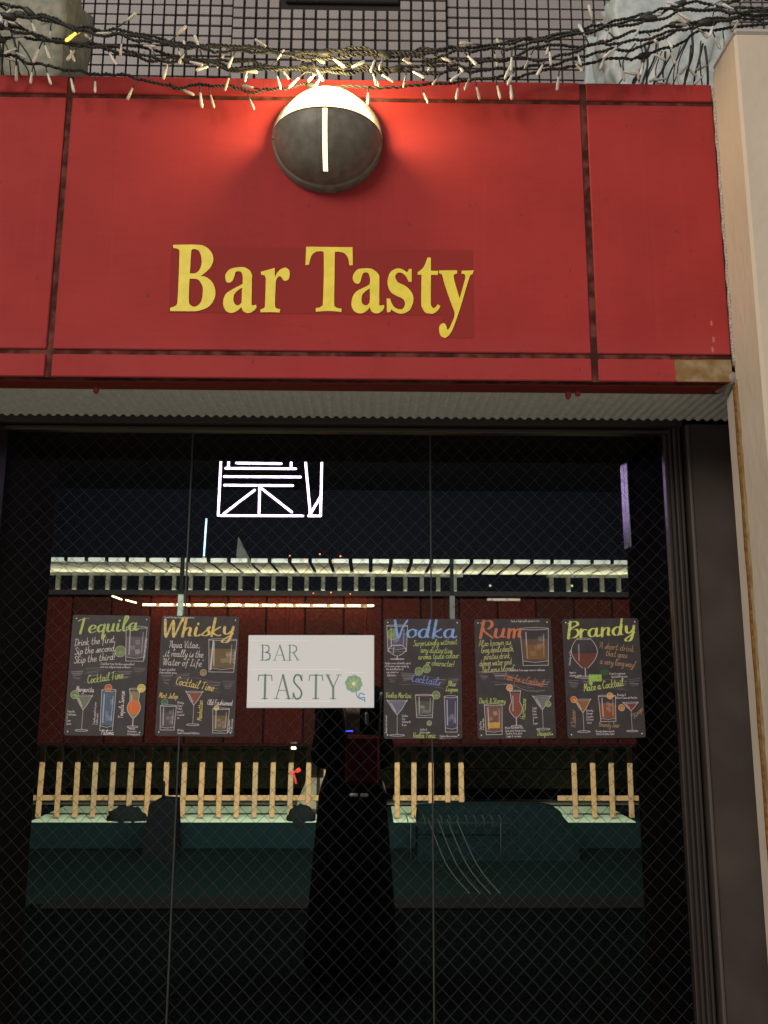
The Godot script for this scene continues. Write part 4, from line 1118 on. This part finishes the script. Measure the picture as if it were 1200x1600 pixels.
func signs() -> void:
	var edge := mat(srgb(0.09, 0.08, 0.08), 0.5, 0.0, 0.4)
	var pin := mat(srgb(0.75, 0.75, 0.72), 0.3, 0.3, 0.5)
	var list := [
		["tequila", -0.669, 1.49, -0.6, "Tequila poster with green title, chalk drawn shot glass and three cocktails"], ["whisky", -0.4395, 1.489, -0.6, "Whisky poster with gold title and a tumbler of ice drawn below it"],
		["vodka", 0.138, 1.484, 0.0, "Vodka poster with pale blue title and a clear highball at lower right"], ["rum", 0.375, 1.485, 0.9, "Rum poster with orange title and a large amber glass beside it"],
		["brandy", 0.605, 1.487, 0.9, "Brandy poster with yellow title, red snifter and green grapes"],
	]
	for d in list:
		var o := thing("poster", d[4], "poster", Vector3(d[1], d[2], 0.0035), "chalkboard cocktail posters on the glass")
		o.rotation_degrees.z = d[3]
		var m := mat(Color.WHITE, 0.5, 0.0, 0.35)
		m.albedo_texture = ImageTexture.create_from_image(poster_print(d[0])); m.texture_repeat = false
		uvr = Rect2(-0.1, -0.1515, 0.2, 0.303)
		var s := S(); prism(s, rrect(-0.1, -0.1515, 0.1, 0.1515, 0.006), [], 0.0, 0.0014)
		obj("board", s, m, o)
		uvr = Rect2(0, 0, 1, 1)
		for k in [[-1, -1], [1, -1], [-1, 1], [1, 1]]:
			s = S(true); lathe(s, [Vector2(0.0019, 0.0), Vector2(0.0014, 0.0012), Vector2(0.0002, 0.0016)], 8, Vector3(k[0] * 0.0905, k[1] * 0.142, 0.0013), Basis.IDENTITY)
			obj("pin", s, pin, o)
	var o := thing("white_sign", "white BAR TASTY board with four-leaf clover taped on the glass between the posters", "sign", Vector3(-0.1495, 1.5005, 0.003))
	o.rotation_degrees.z = 0.2
	var m := mat(Color.WHITE, 0.35, 0.0, 0.5)
	m.albedo_texture = ImageTexture.create_from_image(bar_print()); m.texture_repeat = false
	uvr = Rect2(-0.1625, -0.092, 0.325, 0.184)
	one("board", Vector3(0, 0, 0.002), Vector3(0.325, 0.184, 0.004), m, o, 0.0012)
	uvr = Rect2(0, 0, 1, 1)
	var tape := mat(srgb(0.9, 0.9, 0.88), 0.25, 0.0, 0.6)
	for t in [[-0.0835, 0.0765, 0.153, 0.0], [-0.04, 0.0037, 0.238, 0.004], [0.113, -0.0035, 0.058, 0.0], [-0.053, -0.0755, 0.21, -0.003]]:
		one("tape_edge", Vector3(t[0], t[1], 0.0043), Vector3(t[2], 0.0016, 0.0008), tape, o, 0.0003, Basis(Vector3.BACK, t[3]))

func trellis_wall() -> void:  # mirror image of the frontage opposite, set behind the glass
	# added strip lamp, unseen above the opening, to light the mirrored frontage
	var lampm := glow(srgb(0.72, 1.0, 0.92), 1.5)
	var t := thing("added_strip_lamp", "added unseen cool white strip lamp lighting the trellis, fences and ledge", "lamp", Vector3(-0.3, 2.86, -2.2))
	one("housing", Vector3(0, 0.04, 0.02), Vector3(4.2, 0.06, 0.09), mat(srgb(0.1, 0.1, 0.1), 0.6), t, 0.005)
	one("lamp_tube", Vector3(0, -0.005, -0.025), Vector3(4.0, 0.02, 0.02), lampm, t, 0.006)
	var al := AreaLight3D.new(); al.name = "strip_light"
	al.area_size = Vector2(4.0, 0.06); al.light_color = Color(0.97, 1.0, 0.95); al.light_energy = 38.0
	al.area_range = 14.0; al.area_attenuation = 2.0; al.shadow_enabled = true
	al.position = Vector3(0, -0.02, -0.05); al.rotation_degrees = Vector3(-38, 0, 0)
	t.add_child(al)
	# red panelled wall with its LED strip
	var o := thing("red_wall", "dark red panelled wall of the reflected frontage under the white trellis", "wall", Vector3(0, 0, -5.5))
	var reds := []
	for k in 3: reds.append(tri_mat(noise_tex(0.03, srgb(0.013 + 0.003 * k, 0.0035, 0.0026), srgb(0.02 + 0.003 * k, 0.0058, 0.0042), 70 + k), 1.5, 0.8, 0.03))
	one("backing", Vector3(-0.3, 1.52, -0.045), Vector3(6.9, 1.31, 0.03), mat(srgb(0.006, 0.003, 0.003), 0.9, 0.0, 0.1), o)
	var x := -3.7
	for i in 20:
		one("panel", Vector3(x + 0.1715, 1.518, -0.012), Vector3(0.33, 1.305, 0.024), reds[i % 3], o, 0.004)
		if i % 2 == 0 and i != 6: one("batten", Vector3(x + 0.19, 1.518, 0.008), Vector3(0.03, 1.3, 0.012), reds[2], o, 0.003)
		x += 0.347
	one("cornice", Vector3(-0.3, 2.188, 0.06), Vector3(6.9, 0.046, 0.04), mat(srgb(0.008, 0.006, 0.006), 0.7, 0.0, 0.2), o, 0.004)
	one("added_shade_rail", Vector3(-0.3, 0.872, 0.035), Vector3(6.9, 0.024, 0.07), mat(srgb(0.01, 0.003, 0.003), 0.8, 0.0, 0.05), o, 0.004)  # added ledge that deepens the shade on the slat tops
	one("transom", Vector3(1.21, 2.145, 0.012), Vector3(0.3, 0.03, 0.018), mat(srgb(0.22, 0.16, 0.12), 0.7), o, 0.003)
	var led := thing("led_strip", "broken line of warm white LED lamps along the top of the red wall", "led strip", Vector3(0, 2.078, -5.47))
	var warm := glow(srgb(1.0, 0.78, 0.42), 2.2)
	one("channel", Vector3(-1.0, 0.0, 0.004), Vector3(2.06, 0.03, 0.008), mat(srgb(0.05, 0.03, 0.02), 0.7), led)
	for i in 14:
		if i == 13: one("lamp_segment", Vector3(-1.966 + 13 * 0.152, 0.004, 0.012), Vector3(0.06, 0.018, 0.008), warm, led, 0.003)
		else: one("lamp_segment", Vector3(-1.966 + i * 0.152, 0.004, 0.012), Vector3(0.118, 0.018, 0.008), warm, led, 0.003)
	for q in [[-2.255, 0.063, 0.1, -0.34], [-2.13, 0.032, 0.105, -0.25]]: one("lamp_segment", Vector3(q[0], q[1], 0.012), Vector3(q[2], 0.015, 0.008), warm, led, 0.003, Basis(Vector3.BACK, q[3]))
	var la := AreaLight3D.new(); la.name = "led_light"
	la.area_size = Vector2(2.0, 0.02); la.light_color = Color(1.0, 0.82, 0.55); la.light_energy = 0.7; la.area_range = 6.0; la.area_attenuation = 2.0; la.shadow_enabled = true
	la.position = Vector3(-1.0, 0.004, 0.1); la.rotation_degrees = Vector3(0, 0, 0)
	led.add_child(la)
	# white trellis canopy
	var tr := thing("white_trellis", "white timber trellis canopy above the red wall, planks running front to back", "trellis", Vector3(0, 2.2, -5.5))
	var white := tri_mat(noise_tex(0.04, srgb(0.22, 0.23, 0.2), srgb(0.28, 0.29, 0.26), 75), 2.0, 0.7, 0.3)
	for i in 41:
		var px := -3.73 + i * 0.1661
		if px > 2.95: continue
		var s := S(); box(s, Vector3(px, 0.181, 0.346), Vector3(0.133, 0.012, 0.792), 0.002); box(s, Vector3(px, 0.193, 0.746), Vector3(0.135, 0.036, 0.008), 0.002)
		obj("plank", s, white, tr)
	one("beam", Vector3(-1.4, 0.172, -0.05), Vector3(4.5, 0.04, 0.04), white, tr, 0.003)
	one("beam", Vector3(2.3, 0.172, -0.05), Vector3(1.36, 0.04, 0.04), white, tr, 0.003)
	for i in 31:
		var px := -3.57 + i * 0.1498
		if px > 0.86: continue
		one("post", Vector3(px, 0.075, -0.05), Vector3(0.036, 0.15, 0.036), white, tr, 0.003)
	for i in 8: one("post", Vector3(1.66 + i * 0.1545, 0.075, -0.05), Vector3(0.036, 0.15, 0.036), white, tr, 0.003)
	# added warm uplight, unseen behind the cornice, to brighten the plank undersides
	var up := thing("added_uplight", "added unseen strip lamp behind the dark cornice, lighting the trellis from below", "lamp", Vector3(-0.3, 2.178, -5.485))
	one("lamp_body", Vector3(0, 0.004, 0), Vector3(6.4, 0.008, 0.03), mat(srgb(0.05, 0.05, 0.05), 0.6), up)
	one("lamp_tube", Vector3(0, 0.011, 0.004), Vector3(6.3, 0.006, 0.016), glow(srgb(1.0, 0.95, 0.72), 1.0), up, 0.002)
	var ul := AreaLight3D.new(); ul.name = "uplight"
	ul.area_size = Vector2(6.3, 0.03); ul.light_color = Color(1.0, 0.97, 0.8); ul.light_energy = 5.5; ul.area_range = 6.0; ul.area_attenuation = 2.0; ul.shadow_enabled = true
	ul.position = Vector3(0, 0.02, 0.01); ul.rotation_degrees = Vector3(156, 0, 0)
	up.add_child(ul)
	# neon sign
	var ns := thing("neon_sign", "white violet neon sign of straight tubes hung in the dark above the trellis", "neon sign", Vector3(-0.7, 2.58, -3.75))
	var tubem := glow(srgb(0.76, 0.56, 1.0), 1.0)
	for l in [[-1077, 2584, -1072, 3080], [-1060, 2584, -475, 2586], [-440, 2586, -352, 2586], [-352, 2586, -349, 3080], [-477, 3080, -424, 2590], [-430, 2590, -357, 2722], [-1040, 2929, -534, 2929], [-1047, 2868, -498, 2868], [-1044, 2805, -552, 2805],
			[-790, 2800, -788, 2590], [-824, 2772, -1040, 2596], [-775, 2782, -556, 2612], [-965, 2968, -638, 2966], [-1018, 2935, -1017, 3000], [-569, 2935, -569, 3000], [-1020, 3040, -560, 3040]]:
		var s := S(true)
		var a := Vector3(l[0] / 1000.0 + 0.7, l[1] / 1000.0 - 2.58, 0)
		var b := Vector3(l[2] / 1000.0 + 0.7, l[3] / 1000.0 - 2.58, 0)
		var d := (b - a).normalized() * 0.006
		tube(s, [a - d, a, b, b + d], [0.004, 0.0092, 0.0092, 0.004], 8)
		obj("neon_tube", s, tubem, ns)
	for hx in [-0.3, 0.28]:
		var s := S(true); tube(s, [Vector3(hx, 0.5, -0.02), Vector3(hx, 0.82, -0.02)], 0.003, 5); obj("hanger", s, mat(srgb(0.01, 0.01, 0.01), 0.7), ns)
	var nl := AreaLight3D.new(); nl.name = "neon_light"
	nl.area_size = Vector2(0.72, 0.45); nl.light_color = Color(0.8, 0.7, 1.0); nl.light_energy = 0.16; nl.area_range = 9.0; nl.area_attenuation = 2.0; nl.shadow_enabled = true
	nl.position = Vector3(0, 0.22, 0.03); nl.rotation_degrees = Vector3(0, 180, 0)
	ns.add_child(nl)

func fence(called_x: Array, rail0: float, rail1: float, label: String) -> void:
	var o := thing("bamboo_fence", label, "fence", Vector3((rail0 + rail1) / 2.0, 0.215, -5.7), "low slatted fences on the pale green ledge")
	var wood := []
	for k in 3: wood.append(tri_mat(noise_tex(0.05, srgb(0.25 + 0.045 * k, 0.165 + 0.02 * k, 0.08), srgb(0.41 + 0.03 * k, 0.275, 0.14), 80 + k), 2.5, 0.75, 0.3))
	for x in called_x:
		one("slat", Vector3(x - o.position.x, 0.345, rng.randf_range(-0.002, 0.002)), Vector3(0.046, 0.66, 0.022), wood[rng.randi() % 3], o, 0.005, Basis(Vector3.BACK, rng.randf_range(-0.013, 0.013)))
	one("rail", Vector3(0, 0.178, -0.028), Vector3(rail1 - rail0, 0.044, 0.024), wood[1], o, 0.004)

func fences() -> void:  # reflected fences, set at mirror depth behind the panes
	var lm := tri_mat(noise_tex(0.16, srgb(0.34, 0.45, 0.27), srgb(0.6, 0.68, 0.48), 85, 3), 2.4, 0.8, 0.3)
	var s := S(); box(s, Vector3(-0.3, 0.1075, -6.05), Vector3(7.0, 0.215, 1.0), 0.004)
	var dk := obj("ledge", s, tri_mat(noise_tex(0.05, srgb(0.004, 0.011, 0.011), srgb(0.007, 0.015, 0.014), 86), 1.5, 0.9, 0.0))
	tag(dk, "low dark green platform under the fences of the reflected frontage", "platform")
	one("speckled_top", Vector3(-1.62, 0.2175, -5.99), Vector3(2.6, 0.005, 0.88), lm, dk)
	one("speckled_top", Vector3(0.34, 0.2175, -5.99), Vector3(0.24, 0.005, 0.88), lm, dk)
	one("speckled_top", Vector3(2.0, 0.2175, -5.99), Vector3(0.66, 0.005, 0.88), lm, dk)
	var a := []
	for i in 17: a.append(-2.9 + i * 0.1577)
	fence(a, -2.98, -0.355, "longest low fence of pale wooden slats, left of the silhouetted person")
	fence([0.256, 0.405, 0.558, 0.706, 0.828], 0.22, 0.86, "short fence of five pale slats just right of the silhouetted person")
	fence([1.842, 2.01, 2.176, 2.345], 1.69, 2.42, "short fence of four pale slats under the Brandy poster")
	var bw := thing("board_wall", "dim olive boards behind the slatted fences, dark gap below", "wall", Vector3(-0.3, 0.22, -6.5))
	for i in 3: one("board", Vector3(0, 0.245 + i * 0.185, 0.0), Vector3(6.9, 0.175, 0.03), tri_mat(noise_tex(0.03, srgb(0.05, 0.05, 0.03), srgb(0.09, 0.085, 0.05), 90 + i), 1.2, 0.8, 0.2), bw, 0.004)
	one("kick_board", Vector3(0, 0.04, 0.08), Vector3(6.9, 0.05, 0.02), mat(srgb(0.09, 0.075, 0.06), 0.8), bw, 0.003)

func rough_stone(pos: Vector3, r: Vector3, sd: int, m: Material, label: String) -> void:
	var n := FastNoiseLite.new(); n.seed = sd; n.frequency = 1.1; n.fractal_octaves = 3
	var s := S(true)
	var A := 22
	var Bn := 12
	for i in A:
		for j in Bn:
			var q := []
			for e in [[i, j], [i + 1, j], [i + 1, j + 1], [i, j + 1]]:
				var az: float = TAU * e[0] / A
				var el: float = -0.4 + (PI / 2 + 0.4) * e[1] / Bn
				var d := Vector3(cos(az) * cos(el), sin(el), -sin(az) * cos(el))
				q.append(d * r * (1.0 + 0.3 * n.get_noise_3dv(d * 2.0)))
			quad(s, q[0], q[1], q[2], q[3])
	var o := obj("stone", s, m)
	o.position = pos
	tag(o, label, "stone")

func room_things() -> void:  # things of the reflected street, placed as if indoors
	var black := mat(srgb(0.005, 0.006, 0.006), 0.95, 0.0, 0.05)
	var st := tri_mat(noise_tex(0.06, srgb(0.004, 0.006, 0.005), srgb(0.012, 0.015, 0.013), 95), 4.0, 0.95, 0.1)
	rough_stone(Vector3(-2.1, 0.225, -5.61), Vector3(0.17, 0.115, 0.065), 3, st, "wide dark rock on the green ledge before the long fence, left of the black post")
	rough_stone(Vector3(-0.59, 0.225, -5.61), Vector3(0.125, 0.125, 0.065), 9, st, "dark rock at the right end of the long fence, next to the person")
	var o := thing("black_bollard", "black tapered box with a thin upright rod, before the long slatted fence", "bollard", Vector3(-1.69, 0, -5.2))
	var s := S()
	prism(s, PackedVector2Array([Vector2(-0.145, 0), Vector2(0.145, 0), Vector2(0.105, 0.46), Vector2(-0.03, 0.47), Vector2(-0.1, 0.43)]), [], -0.1, 0.1); obj("case", s, black, o)
	s = S(true); tube(s, [Vector3(-0.01, 0.46, 0), Vector3(-0.008, 0.6, 0)], [0.014, 0.009], 8); obj("rod", s, black, o)
	# cloth covered bench in front of the middle of the ledge
	o = thing("covered_bench", "dark green cloth-covered bench with a rounded right corner, before the ledge", "bench", Vector3(1.0, 0, -5.12))
	var teal := tri_mat(noise_tex(0.03, srgb(0.003, 0.0075, 0.0075), srgb(0.006, 0.012, 0.0115), 97), 1.5, 0.9, 0.0)
	var ol := curve("-6000,0c -6000,2000 -5900,3600 -5400,4020 0,4180 5000,4080 6000,3300 6900,2200 7100,1500 7150,0c", 0.0001, Vector2.ZERO)
	s = S(); prism(s, ol, [], -0.22, 0.05); obj("cover", s, teal, o)
	one("plinth", Vector3(0.05, 0.02, -0.08), Vector3(1.2, 0.04, 0.2), black, o)
	# a wire rack standing before the bench
	o = thing("wire_rack", "thin grey wire rack leaning in front of the covered bench", "rack", Vector3(0.72, 0, -4.95))
	var gw := mat(srgb(0.026, 0.028, 0.025), 0.7, 0.0, 0.1)
	for i in 12:
		s = S(true); tube(s, smooth3([Vector3(-0.42 + i * 0.068, 0.37, 0), Vector3(-0.405 + i * 0.068, 0.335, 0.01), Vector3(-0.4 + i * 0.068, 0.28, 0.0)], 3), 0.0045, 5); obj("hoop_wire", s, gw, o)
	for i in 4:
		s = S(true); tube(s, smooth3([Vector3(-0.24 + i * 0.075, 0.34, 0.02), Vector3(-0.14 + i * 0.075, 0.1, 0.5), Vector3(-0.02 + i * 0.07, 0.004, 0.95)], 4), 0.005, 5); obj("long_wire", s, gw, o)
	s = S(true); tube(s, [Vector3(-0.44, 0.31, 0.0), Vector3(0.4, 0.31, 0.0)], 0.003, 5); obj("cross_wire", s, gw, o)
	for i in 2:
		s = S(true); tube(s, [Vector3(-0.38 + i * 0.72, 0.31, 0.0), Vector3(-0.38 + i * 0.72, 0.0, 0.0)], 0.004, 5); obj("foot_wire", s, gw, o)
	# posts before the trellis
	for p in [[-1.525, 2.38, "slim dark post fixed to the plank ends of the trellis, left of the middle"], [0.67, 2.39, "slim black post fixed to the plank ends of the trellis, right of the middle"]]:
		o = thing("slim_post", p[2], "post", Vector3(p[0], 0, -4.72))
		one("upper_pole", Vector3(0, 2.26, 0), Vector3(0.028, 0.3, 0.026), black, o)
		one("lower_pole", Vector3(0, 2.0, 0), Vector3(0.045, 0.22, 0.03), mat(srgb(0.1, 0.12, 0.1) if p[0] < 0 else srgb(0.01, 0.013, 0.012), 0.7), o, 0.004)
	o = thing("light_tube", "short upright blue white light tube standing on the trellis, left of the neon sign", "lamp", Vector3(-1.395, 2.415, -4.95))
	s = S(true); tube(s, [Vector3(-0.004, 0.04, 0), Vector3(0.004, 0.36, 0)], 0.008, 8); obj("lamp_tube", s, glow(srgb(0.42, 0.68, 1.0), 0.8), o)
	s = S(true); tube(s, [Vector3(-0.006, 0.0, 0), Vector3(-0.004, 0.04, 0)], 0.01, 8); obj("socket", s, mat(srgb(0.2, 0.12, 0.06), 0.6), o)
	o = thing("gable_board", "dim narrow pointed board rising behind the trellis under the neon sign", "board", Vector3(-1.12, 2.4, -5.35))
	s = S(); prism(s, PackedVector2Array([Vector2(-0.07, 0), Vector2(0.08, 0), Vector2(0.07, 0.05), Vector2(-0.055, 0.28)]), [], 0.0, 0.03); obj("panel", s, mat(srgb(0.03, 0.028, 0.022), 0.8), o)
	# small orange and green pilot lamps
	var orange := glow(srgb(1.0, 0.2, 0.06), 0.9)
	var i := 0
	for q in [[-0.638, 2.406], [-0.4, 2.421], [-0.235, 2.405], [-0.52, 2.375], [-0.3, 2.37], [-0.445, 2.108], [-0.307, 2.115], [-0.155, 2.104]]:
		s = S(true); lathe(s, [Vector2(0.0003, -0.007), Vector2(0.007, 0.0), Vector2(0.0003, 0.007)], 8, Vector3.ZERO, Basis.IDENTITY)
		var m := obj("pilot_lamp", s, orange)
		m.position = Vector3(q[0], q[1], -4.55)
		tag(m, "tiny orange lamp, %s" % (["leftmost above the trellis edge", "highest one above the trellis edge", "rightmost above the trellis edge", "left one on the plank ends", "right one on the plank ends", "leftmost under the cornice", "middle one under the cornice", "rightmost under the cornice"][i]), "pilot lamp", "tiny orange lamps by the trellis")
		i += 1
	i = 0
	for q in [[1.12, 2.29], [1.884, 2.292]]:
		s = S(true); lathe(s, [Vector2(0.0003, -0.008), Vector2(0.011, 0.0), Vector2(0.0003, 0.008)], 8, Vector3.ZERO, Basis.IDENTITY)
		var m := obj("green_lamp", s, glow(srgb(0.6, 1.0, 0.35), 0.8)); m.position = Vector3(q[0], q[1], -5.7)
		tag(m, ["tiny green lamp in the trellis gap without posts", "tiny green lamp between the posts at the trellis' right end"][i], "pilot lamp"); i += 1
	# what stands behind the long fence, beside the person
	o = thing("cloth_sack", "pale beige cloth sack behind the right end of the long slatted fence", "sack", Vector3(-0.47, 0.22, -5.95))
	s = S(); prism(s, curve("-2000,0c -1700,1300 -900,3400 -500,5600c 900,5700c 1150,3600 1100,1500 900,0c", 0.0001, Vector2.ZERO), [], -0.06, 0.0); obj("cloth", s, tri_mat(noise_tex(0.06, srgb(0.2, 0.17, 0.1), srgb(0.36, 0.31, 0.2), 98), 3.0, 0.9), o)
	one("seam_strap", Vector3(0.01, 0.28, 0.006), Vector3(0.03, 0.55, 0.01), mat(srgb(0.02, 0.008, 0.008), 0.9), o)
	o = thing("red_bow", "small red ribbon ornament behind the long fence, left of the beige sack", "ornament", Vector3(-0.655, 0.62, -5.73))
	for k in [-1.0, 1.0]: one("loop", Vector3(0.028 * k, 0.012 * k, 0.03), Vector3(0.05, 0.04, 0.02), mat(srgb(0.6, 0.03, 0.02), 0.6), o, 0.009, Basis(Vector3.BACK, 0.5 * k))
	one("knot", Vector3(0, 0, 0.036), Vector3(0.022, 0.022, 0.02), mat(srgb(0.5, 0.02, 0.02), 0.6), o, 0.006)
	one("tail", Vector3(0.0, -0.06, 0.03), Vector3(0.02, 0.09, 0.006), mat(srgb(0.5, 0.03, 0.02), 0.6), o, 0.002, Basis(Vector3.BACK, 0.3))
	o = thing("spot_lamp", "small bright white spot lamp above the red ribbon, under the red wall", "lamp", Vector3(-0.65, 0.842, -5.45))
	one("lamp_body", Vector3(0, 0.035, -0.01), Vector3(0.06, 0.04, 0.05), mat(srgb(0.05, 0.03, 0.03), 0.5), o, 0.008)
	one("lamp_glass", Vector3(0, 0.006, 0.014), Vector3(0.045, 0.024, 0.012), glow(srgb(1.0, 0.92, 0.72), 1.6), o, 0.005)
